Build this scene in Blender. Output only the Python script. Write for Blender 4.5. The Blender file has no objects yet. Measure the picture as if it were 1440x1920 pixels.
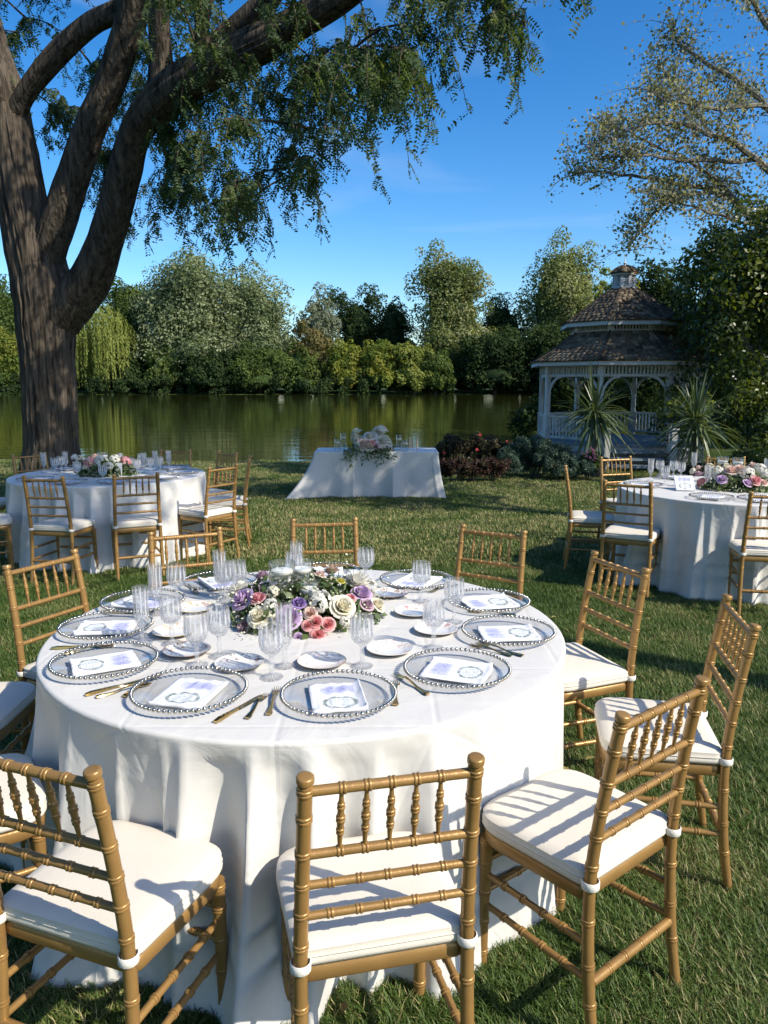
import bpy, math, random
import numpy as np
from mathutils import Vector, Matrix, noise as mnoise
R = math.radians
sc = bpy.context.scene
# ------------------------------------------------------------------ camera
F, HZ, CAMH = 1442.0, 719.0, 1.66
PIT = math.atan((960 - HZ) / F)
cam = bpy.data.objects.new('camera', bpy.data.cameras.new('camera'))
sc.collection.objects.link(cam)
cam.location = (0, 0, CAMH)
cam.rotation_euler = (math.pi / 2 - PIT, 0, 0)
cam.data.sensor_fit = 'VERTICAL'; cam.data.sensor_height = 36.0
cam.data.lens = 36.0 * F / 1920.0
cam.data.clip_end = 2000; cam.data.clip_start = .05
sc.camera = cam
# ------------------------------------------------------------------ sky and sun
SUN_EL, SUN_AZ = R(40), R(122)          # azimuth clockwise from +Y
w = bpy.data.worlds.new('World'); sc.world = w; w.use_nodes = True
nt = w.node_tree; nt.nodes.clear()
wo = nt.nodes.new('ShaderNodeOutputWorld'); bg = nt.nodes.new('ShaderNodeBackground')
sky = nt.nodes.new('ShaderNodeTexSky'); sky.sky_type = 'NISHITA'; sky.sun_disc = False
sky.sun_elevation = SUN_EL; sky.sun_rotation = SUN_AZ
sky.air_density = 1.0; sky.dust_density = 1.0; sky.ozone_density = 3.0; sky.altitude = 200
hs = nt.nodes.new('ShaderNodeHueSaturation'); hs.inputs['Saturation'].default_value = 1.25; hs.inputs['Value'].default_value = 1.0
gm = nt.nodes.new('ShaderNodeGamma'); gm.inputs[1].default_value = 1.25
nt.links.new(sky.outputs[0], gm.inputs[0]); nt.links.new(gm.outputs[0], hs.inputs['Color'])
# thin wisps of cirrus
tc = nt.nodes.new('ShaderNodeTexCoord'); mp = nt.nodes.new('ShaderNodeMapping')
mp.inputs['Scale'].default_value = (2.2, 2.2, 9.0); mp.inputs['Location'].default_value = (3.1, 0.4, 1.7)
nz = nt.nodes.new('ShaderNodeTexNoise'); nz.inputs['Scale'].default_value = 1.6; nz.inputs['Detail'].default_value = 6; nz.inputs['Distortion'].default_value = .6
cr = nt.nodes.new('ShaderNodeValToRGB'); cr.color_ramp.elements[0].position = .56; cr.color_ramp.elements[1].position = .86
cr.color_ramp.elements[1].color = (.20, .20, .20, 1)
mx = nt.nodes.new('ShaderNodeMixRGB'); mx.inputs[2].default_value = (6.5, 7.4, 8.6, 1)
nt.links.new(tc.outputs['Generated'], mp.inputs[0]); nt.links.new(mp.outputs[0], nz.inputs['Vector'])
nt.links.new(nz.outputs[0], cr.inputs[0]); nt.links.new(cr.outputs[0], mx.inputs[0]); nt.links.new(hs.outputs[0], mx.inputs[1])
nt.links.new(mx.outputs[0], bg.inputs[0]); bg.inputs[1].default_value = 0.118
nt.links.new(bg.outputs[0], wo.inputs[0])
sun = bpy.data.objects.new('sun', bpy.data.lights.new('sun', 'SUN')); sc.collection.objects.link(sun)
sun.data.energy = 5.0; sun.data.angle = R(.53); sun.data.color = (1, .925, .78)
to_sun = Vector((math.sin(SUN_AZ) * math.cos(SUN_EL), math.cos(SUN_AZ) * math.cos(SUN_EL), math.sin(SUN_EL)))
sun.rotation_euler = to_sun.to_track_quat('Z', 'Y').to_euler(); sun.location = to_sun * 60
vs = sc.view_settings; vs.view_transform = 'Standard'; vs.look = 'None'; vs.gamma = 1; vs.use_curve_mapping = False
vs.exposure = 0.22
cy = sc.cycles
cy.use_denoising = True; cy.max_bounces = 14; cy.transparent_max_bounces = 24; cy.transmission_bounces = 12
cy.diffuse_bounces = 3; cy.glossy_bounces = 4; cy.caustics_reflective = False; cy.caustics_refractive = False
cy.sample_clamp_indirect = 6
# ------------------------------------------------------------------ pixel helpers (photo pixels -> points)
def ray(x, y):
    dx = (x - 720) / F; dy = -(y - 960) / F
    return Vector((dx, math.cos(PIT) + dy * math.sin(PIT), -math.sin(PIT) + dy * math.cos(PIT)))
def un(x, y, z):
    d = ray(x, y); t = (z - CAMH) / d.z
    return Vector((d.x * t, d.y * t, z))
def at(x, y, Y):
    d = ray(x, y); t = Y / d.y
    return Vector((d.x * t, Y, CAMH + d.z * t))
def on_dome(x, y, c, rr):
    o = Vector((0, 0, CAMH)) - c; d = ray(x, y)
    O = Vector((o.x / rr[0], o.y / rr[1], o.z / rr[2])); D = Vector((d.x / rr[0], d.y / rr[1], d.z / rr[2]))
    a = D.dot(D); b = 2 * O.dot(D); cc = O.dot(O) - 1; dis = b * b - 4 * a * cc
    t = (-b - math.sqrt(dis)) / (2 * a) if dis > 0 else -b / (2 * a)
    return Vector((0, 0, CAMH)) + d * t
# ------------------------------------------------------------------ object helpers
C = sc.collection
def tag(o, label=None, cat=None, group=None, kind=None):
    if label: o['label'] = label
    if cat: o['category'] = cat
    if group: o['group'] = group
    if kind: o['kind'] = kind
    return o
def thing(name, label, cat, loc=(0, 0, 0), rz=0, group=None):
    o = bpy.data.objects.new(name, None); C.objects.link(o); o.empty_display_size = .1
    o.location = loc; o.rotation_euler = (0, 0, rz)
    return tag(o, label, cat, group)
def link(name, me, parent=None, loc=None, rot=None):
    o = bpy.data.objects.new(name, me); C.objects.link(o)
    if parent: o.parent = parent
    if loc is not None: o.location = loc
    if rot is not None: o.rotation_euler = rot
    return o
def dup(root, loc, rz, label=None, group=None, scale=None):
    r = root.copy(); C.objects.link(r); r.location = loc; r.rotation_euler = (0, 0, rz)
    if scale: r.scale = (scale,) * 3
    if label: r['label'] = label
    if group: r['group'] = group
    for ch in list(root.children):
        c = ch.copy(); C.objects.link(c); c.parent = r
        for g in list(ch.children):
            d = g.copy(); C.objects.link(d); d.parent = c
    return r
class MB:
    def __init__(s): s.v = []; s.f = []; s.uv = None
    def add(s, vs_, fs):
        n = len(s.v); s.v += [tuple(v) for v in vs_]; s.f += [tuple(i + n for i in f) for f in fs]; return s
    def box(s, c, size, rz=0, rx=0, ry=0):
        M = Matrix.Translation(c) @ Matrix.Rotation(rz, 4, 'Z') @ Matrix.Rotation(ry, 4, 'Y') @ Matrix.Rotation(rx, 4, 'X')
        h = [x / 2 for x in size]
        vs_ = [M @ Vector((sx * h[0], sy * h[1], sz * h[2])) for sz in (-1, 1) for sy in (-1, 1) for sx in (-1, 1)]
        return s.add(vs_, [(0, 2, 3, 1), (4, 5, 7, 6), (0, 1, 5, 4), (2, 6, 7, 3), (0, 4, 6, 2), (1, 3, 7, 5)])
    def bar(s, a, b, wd, hg):
        a = Vector(a); b = Vector(b); d = (b - a); L = d.length; d.normalize()
        up = Vector((0, 0, 1)) if abs(d.z) < .95 else Vector((0, 1, 0))
        sx = d.cross(up).normalized(); sz = sx.cross(d)
        vs_ = [p + sx * (i * wd / 2) + sz * (j * hg / 2) for p in (a, b) for j in (-1, 1) for i in (-1, 1)]
        return s.add(vs_, [(0, 2, 3, 1), (4, 5, 7, 6), (0, 1, 5, 4), (2, 6, 7, 3), (0, 4, 6, 2), (1, 3, 7, 5)])
    def tube(s, path, rad, n=8, cap=True, ridge=None, flat=None):
        path = [Vector(p) for p in path]; m = len(path)
        if not hasattr(rad, '__len__'): rad = [rad] * m
        T = []
        for i in range(m):
            t = path[min(i + 1, m - 1)] - path[max(i - 1, 0)]; T.append(t.normalized() if t.length > 1e-9 else Vector((0, 0, 1)))
        u = T[0].orthogonal().normalized(); vs_ = []; fs = []
        for i in range(m):
            u = (u - T[i] * u.dot(T[i])).normalized(); v = T[i].cross(u)
            for k in range(n):
                a = 2 * math.pi * k / n; r = rad[i]
                if ridge: r *= ridge(i, k, a, path[i])
                vs_.append(path[i] + u * (math.cos(a) * r) + v * (math.sin(a) * r))
        for i in range(m - 1):
            for k in range(n):
                k2 = (k + 1) % n; fs.append((i * n + k, i * n + k2, (i + 1) * n + k2, (i + 1) * n + k))
        if cap: fs += [tuple(range(n - 1, -1, -1)), tuple(range((m - 1) * n, m * n))]
        return s.add(vs_, fs)
    def lathe(s, prof, n=24, c=(0, 0, 0), fn=None):
        c = Vector(c); m = len(prof); vs_ = []
        for (r, z) in prof:
            for k in range(n):
                a = 2 * math.pi * k / n; q = fn(r, z, a) if fn else r
                vs_.append(c + Vector((q * math.cos(a), q * math.sin(a), z)))
        fs = [(i * n + k, i * n + (k + 1) % n, (i + 1) * n + (k + 1) % n, (i + 1) * n + k) for i in range(m - 1) for k in range(n)]
        return s.add(vs_, fs)
    def prism(s, outline, z0, z1):
        n = len(outline)
        vs_ = [(x, y, z0) for x, y in outline] + [(x, y, z1) for x, y in outline]
        return s.add(vs_, [tuple(range(n - 1, -1, -1)), tuple(range(n, 2 * n))] + [(k, (k + 1) % n, n + (k + 1) % n, n + k) for k in range(n)])
    def mesh(s, name, m, smooth=True):
        me = bpy.data.meshes.new(name); me.from_pydata(s.v, [], s.f); me.materials.append(m)
        if smooth: me.polygons.foreach_set('use_smooth', [True] * len(me.polygons))
        me.update()
        if smooth: me.set_sharp_from_angle(angle=R(50))
        return me
    def build(s, name, m, parent=None, smooth=True, loc=None, rot=None):
        return link(name, s.mesh(name, m, smooth), parent, loc, rot)
def np_mesh(name, V, Q, m, tint=None, smooth=False):
    me = bpy.data.meshes.new(name); V = np.asarray(V, np.float32); Q = np.asarray(Q, np.int32); k = Q.shape[1]
    me.vertices.add(len(V)); me.vertices.foreach_set('co', V.ravel())
    me.loops.add(Q.size); me.loops.foreach_set('vertex_index', Q.ravel())
    me.polygons.add(len(Q)); me.polygons.foreach_set('loop_start', np.arange(0, Q.size, k, dtype=np.int32))
    try: me.polygons.foreach_set('loop_total', np.full(len(Q), k, np.int32))
    except Exception: pass
    if smooth: me.polygons.foreach_set('use_smooth', np.ones(len(Q), bool))
    if tint is not None:
        a = me.attributes.new('tint', 'FLOAT', 'POINT'); a.data.foreach_set('value', np.asarray(tint, np.float32))
    me.materials.append(m); me.update(calc_edges=True); return me
# ------------------------------------------------------------------ materials
def lin(r, g, b):
    f = lambda c: ((c / 255 + .055) / 1.055) ** 2.4 if c > 10 else c / 255 / 12.92
    return (f(r), f(g), f(b), 1)
def mat(name):
    m = bpy.data.materials.new(name); m.use_nodes = True; t = m.node_tree
    return m, t, t.nodes['Principled BSDF']
def node(t, ty, **kw):
    n = t.nodes.new(ty)
    for k, v in kw.items():
        if k in n.inputs: n.inputs[k].default_value = v
        else: setattr(n, k, v)
    return n
def simple(name, col, rough=.5, metal=0, spec=.5, var=.12, scale=30, bump=0, bscale=None, stretch=None, detail=4):
    m, t, p = mat(name); col = tuple(col[:3]) + (1,)
    p.inputs['Roughness'].default_value = rough; p.inputs['Metallic'].default_value = metal
    p.inputs['Specular IOR Level'].default_value = spec
    co = node(t, 'ShaderNodeTexCoord'); mp_ = node(t, 'ShaderNodeMapping')
    if stretch: mp_.inputs['Scale'].default_value = stretch
    t.links.new(co.outputs['Object'], mp_.inputs[0])
    n = node(t, 'ShaderNodeTexNoise', Scale=scale, Detail=detail); t.links.new(mp_.outputs[0], n.inputs['Vector'])
    mix = node(t, 'ShaderNodeMixRGB'); t.links.new(n.outputs[0], mix.inputs[0])
    mix.inputs[1].default_value = tuple(max(0, c * (1 - var)) for c in col[:3]) + (1,)
    mix.inputs[2].default_value = tuple(min(1, c * (1 + var)) for c in col[:3]) + (1,)
    t.links.new(mix.outputs[0], p.inputs['Base Color'])
    if metal > .2:
        rr = node(t, 'ShaderNodeMapRange'); rr.inputs['To Min'].default_value = rough * .7; rr.inputs['To Max'].default_value = rough * 1.6; t.links.new(n.outputs[0], rr.inputs['Value']); t.links.new(rr.outputs[0], p.inputs['Roughness'])
    if bump:
        n2 = node(t, 'ShaderNodeTexNoise', Scale=bscale or scale * 3, Detail=5); t.links.new(mp_.outputs[0], n2.inputs['Vector'])
        b = node(t, 'ShaderNodeBump', Strength=bump, Distance=.01); t.links.new(n2.outputs[0], b.inputs['Height']); t.links.new(b.outputs[0], p.inputs['Normal'])
    return m
def leafmat(name, c1, c2, trans=.35, rough=.55, c3=None, spec=.3, tt=(1.5, 1.5, .6)):
    m, t, p = mat(name); out = t.nodes['Material Output']
    a = node(t, 'ShaderNodeAttribute', attribute_name='tint')
    r = node(t, 'ShaderNodeValToRGB'); e = r.color_ramp.elements; e[0].color = c1[:3] + (1,); e[1].color = c2[:3] + (1,)
    if c3: x = e.new(.5); x.color = c2[:3] + (1,); e[2].color = c3[:3] + (1,)
    t.links.new(a.outputs['Fac'], r.inputs[0]); t.links.new(r.outputs[0], p.inputs['Base Color'])
    p.inputs['Roughness'].default_value = rough; p.inputs['Specular IOR Level'].default_value = spec
    tr = node(t, 'ShaderNodeBsdfTranslucent'); br = node(t, 'ShaderNodeMixRGB', blend_type='MULTIPLY'); br.inputs[0].default_value = 1
    br.inputs[2].default_value = tuple(tt) + (1,); t.links.new(r.outputs[0], br.inputs[1]); t.links.new(br.outputs[0], tr.inputs[0])
    ms = node(t, 'ShaderNodeMixShader'); ms.inputs[0].default_value = trans
    t.links.new(p.outputs[0], ms.inputs[1]); t.links.new(tr.outputs[0], ms.inputs[2]); t.links.new(ms.outputs[0], out.inputs[0])
    return m
def glass(name, frac=.4, tint=(1, 1, 1), base=.05, edge=.55, white=0, flutes=0):
    """thin clear glass: transparent with reflections growing towards grazing angles, plus some refraction"""
    m, t, p = mat(name); t.nodes.remove(p); out = t.nodes['Material Output']
    tr = node(t, 'ShaderNodeBsdfTransparent'); tr.inputs[0].default_value = tuple(tint) + (1,)
    gl = node(t, 'ShaderNodeBsdfGlossy', Roughness=.04); lw = node(t, 'ShaderNodeLayerWeight', Blend=.35)
    ad = node(t, 'ShaderNodeMath', operation='MULTIPLY_ADD'); ad.inputs[1].default_value = edge; ad.inputs[2].default_value = base
    pw = node(t, 'ShaderNodeMath', operation='POWER'); pw.inputs[1].default_value = 1.8; t.links.new(lw.outputs['Facing'], pw.inputs[0]); t.links.new(pw.outputs[0], ad.inputs[0])
    m1 = node(t, 'ShaderNodeMixShader'); t.links.new(ad.outputs[0], m1.inputs[0]); t.links.new(tr.outputs[0], m1.inputs[1]); t.links.new(gl.outputs[0], m1.inputs[2])
    if frac:
        g = node(t, 'ShaderNodeBsdfGlass', IOR=1.5, Roughness=.0)
        m2 = node(t, 'ShaderNodeMixShader'); m2.inputs[0].default_value = frac
        t.links.new(m1.outputs[0], m2.inputs[1]); t.links.new(g.outputs[0], m2.inputs[2]); m1 = m2
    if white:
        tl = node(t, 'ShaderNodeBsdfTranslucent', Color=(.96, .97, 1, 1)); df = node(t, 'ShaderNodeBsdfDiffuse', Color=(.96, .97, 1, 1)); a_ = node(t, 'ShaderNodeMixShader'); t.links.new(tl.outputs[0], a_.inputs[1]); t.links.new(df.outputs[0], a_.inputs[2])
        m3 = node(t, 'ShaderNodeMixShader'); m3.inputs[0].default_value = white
        if flutes:      # white streaks painted in for the glints of cut facets
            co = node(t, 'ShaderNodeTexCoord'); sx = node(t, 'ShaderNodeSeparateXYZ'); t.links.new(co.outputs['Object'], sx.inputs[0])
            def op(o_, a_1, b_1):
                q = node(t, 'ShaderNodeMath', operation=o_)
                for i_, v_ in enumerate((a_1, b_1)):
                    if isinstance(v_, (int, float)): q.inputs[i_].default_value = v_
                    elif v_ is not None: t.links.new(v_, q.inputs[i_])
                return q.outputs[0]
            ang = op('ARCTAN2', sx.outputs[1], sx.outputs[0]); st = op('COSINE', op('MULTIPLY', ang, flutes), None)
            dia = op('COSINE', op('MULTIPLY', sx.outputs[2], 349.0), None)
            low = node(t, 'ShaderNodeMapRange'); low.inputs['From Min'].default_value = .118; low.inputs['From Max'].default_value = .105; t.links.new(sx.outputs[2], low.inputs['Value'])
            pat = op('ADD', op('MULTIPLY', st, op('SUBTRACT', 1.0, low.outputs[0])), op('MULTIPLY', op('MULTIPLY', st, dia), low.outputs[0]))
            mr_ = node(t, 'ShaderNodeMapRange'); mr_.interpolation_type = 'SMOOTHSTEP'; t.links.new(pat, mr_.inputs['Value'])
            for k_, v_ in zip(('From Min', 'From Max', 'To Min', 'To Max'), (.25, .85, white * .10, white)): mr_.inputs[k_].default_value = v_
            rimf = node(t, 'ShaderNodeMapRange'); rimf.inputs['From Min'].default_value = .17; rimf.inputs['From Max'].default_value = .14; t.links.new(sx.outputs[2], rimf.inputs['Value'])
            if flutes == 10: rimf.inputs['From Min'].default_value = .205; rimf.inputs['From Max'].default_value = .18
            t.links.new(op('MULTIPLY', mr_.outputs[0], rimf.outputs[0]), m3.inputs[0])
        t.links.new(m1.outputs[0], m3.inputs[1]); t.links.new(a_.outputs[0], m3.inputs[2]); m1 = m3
    t.links.new(m1.outputs[0], out.inputs[0])
    return m
M = {}
M['gold'] = simple('gold_paint', (.37, .212, .072), .30, .34, .5, .24, 11, .08, 120, detail=8)
M['cushion'] = simple('ivory_cushion', (.72, .66, .565), .85, 0, .2, .05, 8, .12, 260)
M['strap'] = simple('strap_fabric', (.80, .77, .70), .9, 0, .1, .08, 60, .3, 500)
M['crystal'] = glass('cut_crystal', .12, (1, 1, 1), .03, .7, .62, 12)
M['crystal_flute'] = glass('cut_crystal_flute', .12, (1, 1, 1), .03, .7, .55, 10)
M['plate_glass'] = glass('clear_plate_glass', 0, (.965, .97, .975), .05, .34)
M['vase_glass'] = glass('vase_glass', 0, (.98, .985, .985), .09, .85)
M['bead'] = simple('silver_beads', (.52, .48, .41), .13, 1, .5, .05, 40)
M['flatware'] = simple('gold_flatware', (.62, .43, .18), .17, 1, .5, .1, 30)
M['wax'] = simple('white_wax', (.86, .85, .80), .45, 0, .4, .03, 10)
M['white_paint'] = simple('weathered_white_paint', (.56, .565, .56), .6, 0, .3, .18, 5, .15, 60, detail=8)
M['deck'] = simple('blue_grey_deck', (.20, .25, .29), .6, 0, .3, .15, 12, .1)
M['porcelain_white'] = simple('white_porcelain', (.8, .8, .79), .15, 0, .5, .02, 10)
M['dark_wood'] = simple('plywood', (.30, .20, .11), .6, 0, .3, .2, 8, .1, 40, (1, 12, 1))
M['steel'] = simple('grey_steel', (.35, .35, .36), .4, .8)
M['soil'] = simple('soil', (.05, .035, .022), .95, 0, .1, .4, 12, .6)
M['pot'] = simple('dark_planter', (.035, .034, .032), .7, 0, .3, .2, 12, .2)

def cloth_mat():
    m, t, p = mat('white_satin_cloth')
    p.inputs['Roughness'].default_value = .52; p.inputs['Specular IOR Level'].default_value = .35
    p.inputs['Sheen Weight'].default_value = .15
    co = node(t, 'ShaderNodeTexCoord')
    n = node(t, 'ShaderNodeTexNoise', Scale=3.5, Detail=6); t.links.new(co.outputs['UV'], n.inputs['Vector'])
    r = node(t, 'ShaderNodeValToRGB'); r.color_ramp.elements[0].color = (.640, .622, .588, 1); r.color_ramp.elements[1].color = (.700, .682, .648, 1)
    t.links.new(n.outputs[0], r.inputs[0]); t.links.new(r.outputs[0], p.inputs['Base Color'])
    # pressed crease lines (flattened cloth coordinates in UV, metres)
    sx = node(t, 'ShaderNodeSeparateXYZ'); t.links.new(co.outputs['UV'], sx.inputs[0])
    hs_ = []
    for ax in (0, 1):
        a = node(t, 'ShaderNodeMath', operation='PINGPONG'); a.inputs[1].default_value = .21; t.links.new(sx.outputs[ax], a.inputs[0])
        b = node(t, 'ShaderNodeMapRange'); b.inputs['From Min'].default_value = 0; b.inputs['From Max'].default_value = .012; b.inputs['To Min'].default_value = 1; b.inputs['To Max'].default_value = 0
        t.links.new(a.outputs[0], b.inputs['Value']); hs_.append(b)
    ad = node(t, 'ShaderNodeMath', operation='ADD'); t.links.new(hs_[0].outputs[0], ad.inputs[0]); t.links.new(hs_[1].outputs[0], ad.inputs[1])
    n2 = node(t, 'ShaderNodeTexNoise', Scale=5.5, Detail=3, Distortion=.8); t.links.new(co.outputs['UV'], n2.inputs['Vector'])
    mu = node(t, 'ShaderNodeMath', operation='MULTIPLY'); mu.inputs[1].default_value = .0022; t.links.new(ad.outputs[0], mu.inputs[0])
    mm = node(t, 'ShaderNodeMath', operation='MULTIPLY_ADD'); mm.inputs[1].default_value = .018; t.links.new(n2.outputs[0], mm.inputs[0]); t.links.new(mu.outputs[0], mm.inputs[2])
    b1 = node(t, 'ShaderNodeBump', Strength=.55, Distance=1.0); t.links.new(mm.outputs[0], b1.inputs['Height'])
    n3 = node(t, 'ShaderNodeTexNoise', Scale=900, Detail=2); t.links.new(co.outputs['UV'], n3.inputs['Vector'])
    b2 = node(t, 'ShaderNodeBump', Strength=.08, Distance=.001); t.links.new(n3.outputs[0], b2.inputs['Height']); t.links.new(b1.outputs[0], b2.inputs['Normal'])
    t.links.new(b2.outputs[0], p.inputs['Normal']); return m
M['cloth'] = cloth_mat()

def napkin_mat():
    m, t, p = mat('printed_napkin'); p.inputs['Roughness'].default_value = .8; p.inputs['Specular IOR Level'].default_value = .2
    co = node(t, 'ShaderNodeTexCoord'); s = node(t, 'ShaderNodeSeparateXYZ'); t.links.new(co.outputs['Object'], s.inputs[0])
    def mr(src, a, b, c=0, d=1):
        q = node(t, 'ShaderNodeMapRange'); q.interpolation_type = 'SMOOTHSTEP'
        for k, v in zip(('From Min', 'From Max', 'To Min', 'To Max'), (a, b, c, d)): q.inputs[k].default_value = v
        t.links.new(src, q.inputs['Value']); return q.outputs[0]
    def op(o, a, b):
        q = node(t, 'ShaderNodeMath', operation=o)
        for i, v in enumerate((a, b)):
            if isinstance(v, (int, float)): q.inputs[i].default_value = v
            else: t.links.new(v, q.inputs[i])
        return q.outputs[0]
    def noise(sc_, d=6, st=None, dist=0):
        q = node(t, 'ShaderNodeTexNoise', Scale=sc_, Detail=d, Distortion=dist)
        if st:
            mp_ = node(t, 'ShaderNodeMapping'); mp_.inputs['Scale'].default_value = st; t.links.new(co.outputs['Object'], mp_.inputs[0]); t.links.new(mp_.outputs[0], q.inputs['Vector'])
        else: t.links.new(co.outputs['Object'], q.inputs['Vector'])
        return q.outputs[0]
    x, y = s.outputs[0], s.outputs[1]
    inx = op('MULTIPLY', mr(x, -.052, -.048), mr(x, .052, .048))
    # lavender wash with dark violet brush strokes at the inner end
    band = op('MULTIPLY', inx, op('MULTIPLY', mr(y, .004, .035), mr(y, .084, .074)))
    wash = op('MULTIPLY', band, mr(noise(22, 4), .25, .7, .35, .95))
    stroke = op('MULTIPLY', op('MULTIPLY', inx, op('MULTIPLY', mr(y, .025, .043), mr(y, .076, .06))), mr(noise(60, 7, (1, 1.6, 1), 2.0), .45, .70, 0, .85))
    # oval wreath at the outer end with lines of script inside
    yy = op('ADD', y, .042); e = op('SQRT', op('ADD', op('POWER', op('DIVIDE', x, .050), 2), op('POWER', op('DIVIDE', yy, .040), 2)), 0)
    ring = op('MULTIPLY', op('MULTIPLY', mr(e, .72, .86), mr(e, 1.08, .96)), mr(noise(120, 6, None, 1.5), .36, .56))
    inside = mr(e, .95, .8, 0, .30)
    rows = op('MULTIPLY', mr(op('PINGPONG', yy, .0042), .0026, .0034), mr(noise(160, 3, (1, .25, 1)), .48, .58))
    txt = op('MULTIPLY', op('MULTIPLY', rows, mr(e, .7, .6)), .75)
    base = (.80, .81, .84, 1)
    def over(c, fac, col):
        q = node(t, 'ShaderNodeMixRGB'); t.links.new(fac, q.inputs[0]); q.inputs[2].default_value = col
        if isinstance(c, tuple): q.inputs[1].default_value = c
        else: t.links.new(c, q.inputs[1])
        return q.outputs[0]
    c = over(base, wash, (.46, .48, .76, 1)); c = over(c, stroke, (.10, .10, .28, 1)); c = over(c, inside, (.50, .58, .55, 1))
    c = over(c, ring, (.13, .18, .17, 1)); c = over(c, txt, (.08, .09, .12, 1))
    t.links.new(c, p.inputs['Base Color'])
    b = node(t, 'ShaderNodeBump', Strength=.35, Distance=.004); t.links.new(noise(28, 4), b.inputs['Height']); t.links.new(b.outputs[0], p.inputs['Normal'])
    return m
M['napkin'] = napkin_mat()
def china_mat(name, edge, spots, seed, base=(.82, .80, .76, 1)):
    m, t, p = mat(name); p.inputs['Roughness'].default_value = .12
    co = node(t, 'ShaderNodeTexCoord'); ln = node(t, 'ShaderNodeVectorMath', operation='LENGTH')
    fl = node(t, 'ShaderNodeVectorMath', operation='MULTIPLY'); fl.inputs[1].default_value = (1, 1, 0); t.links.new(co.outputs['Object'], fl.inputs[0]); t.links.new(fl.outputs[0], ln.inputs[0])
    mp_ = node(t, 'ShaderNodeMapping'); mp_.inputs['Location'].default_value = (seed, seed * 2.3, 0); t.links.new(co.outputs['Object'], mp_.inputs[0])
    r = node(t, 'ShaderNodeMapRange'); r.inputs['From Min'].default_value = .036; r.inputs['From Max'].default_value = .05; t.links.new(ln.outputs['Value'], r.inputs['Value'])
    n = node(t, 'ShaderNodeTexNoise', Scale=62, Detail=5, Distortion=1.4); t.links.new(mp_.outputs[0], n.inputs['Vector'])
    q = node(t, 'ShaderNodeMapRange'); q.inputs['From Min'].default_value = .52; q.inputs['From Max'].default_value = .60; t.links.new(n.outputs[0], q.inputs['Value'])
    mu = node(t, 'ShaderNodeMath', operation='MULTIPLY'); t.links.new(r.outputs[0], mu.inputs[0]); t.links.new(q.outputs[0], mu.inputs[1])
    n2 = node(t, 'ShaderNodeTexNoise', Scale=35, Detail=2); t.links.new(mp_.outputs[0], n2.inputs['Vector'])
    cr_ = node(t, 'ShaderNodeValToRGB'); e = cr_.color_ramp.elements; e[0].position = .40; e[1].position = .60; e[0].color = spots[0] + (1,); e[1].color = spots[1] + (1,)
    t.links.new(n2.outputs[0], cr_.inputs[0])
    mx_ = node(t, 'ShaderNodeMixRGB'); t.links.new(mu.outputs[0], mx_.inputs[0]); mx_.inputs[1].default_value = base; t.links.new(cr_.outputs[0], mx_.inputs[2])
    ed = node(t, 'ShaderNodeMapRange'); ed.inputs['From Min'].default_value = .0765; ed.inputs['From Max'].default_value = .0785; t.links.new(ln.outputs['Value'], ed.inputs['Value'])
    m2 = node(t, 'ShaderNodeMixRGB'); t.links.new(ed.outputs[0], m2.inputs[0]); t.links.new(mx_.outputs[0], m2.inputs[1]); m2.inputs[2].default_value = edge + (1,)
    t.links.new(m2.outputs[0], p.inputs['Base Color']); return m
CHINA = [('ivory bread plate with brown and red floral rim', china_mat('china_red', (.20, .09, .05), ((.30, .05, .06), (.34, .22, .10)), 1.3)),
         ('white bread plate with grey green landscape florals', china_mat('china_green', (.45, .40, .30), ((.22, .30, .26), (.28, .16, .17)), 4.1)),
         ('ivory bread plate with a thin brown rim line', china_mat('china_brown_line', (.16, .10, .05), ((.62, .48, .45), (.55, .52, .42)), 7.7)),
         ('white bread plate with scattered pink blossoms', china_mat('china_pink', (.66, .60, .50), ((.62, .30, .32), (.45, .42, .38)), 2.9)),
         ('cream bread plate with small yellow flowers', china_mat('china_yellow', (.58, .47, .25), ((.55, .42, .18), (.50, .28, .26)), 5.5))]
def bark_mat(name, c1, c2, sc_=3.0, st=(1, 1, .16), bump=.9):
    m, t, p = mat(name); p.inputs['Roughness'].default_value = .92; p.inputs['Specular IOR Level'].default_value = .15
    co = node(t, 'ShaderNodeTexCoord'); mp_ = node(t, 'ShaderNodeMapping'); mp_.inputs['Scale'].default_value = st; t.links.new(co.outputs['Object'], mp_.inputs[0])
    n = node(t, 'ShaderNodeTexNoise', Scale=sc_ * 4, Detail=9, Roughness=.65, Distortion=.6); t.links.new(mp_.outputs[0], n.inputs['Vector'])
    v = node(t, 'ShaderNodeTexVoronoi', Scale=sc_ * 5, feature='DISTANCE_TO_EDGE'); t.links.new(mp_.outputs[0], v.inputs['Vector'])
    r = node(t, 'ShaderNodeValToRGB'); e = r.color_ramp.elements; e[0].position = .32; e[1].position = .68; e[0].color = c1 + (1,); e[1].color = c2 + (1,)
    t.links.new(n.outputs[0], r.inputs[0]); t.links.new(r.outputs[0], p.inputs['Base Color'])
    a = node(t, 'ShaderNodeMath', operation='MULTIPLY_ADD'); a.inputs[1].default_value = .5; t.links.new(v.outputs['Distance'], a.inputs[0]); t.links.new(n.outputs[0], a.inputs[2])
    b = node(t, 'ShaderNodeBump', Strength=bump, Distance=.06); t.links.new(a.outputs[0], b.inputs['Height']); t.links.new(b.outputs[0], p.inputs['Normal']); return m
M['bark'] = bark_mat('furrowed_bark', (.018, .014, .011), (.185, .150, .115), 3.6, (1, 1, .11), 1.0)
M['bark_grey'] = bark_mat('grey_bark', (.10, .09, .075), (.30, .27, .23), 6, (1, 1, .3), .4)
M['shingle'] = None
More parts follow.
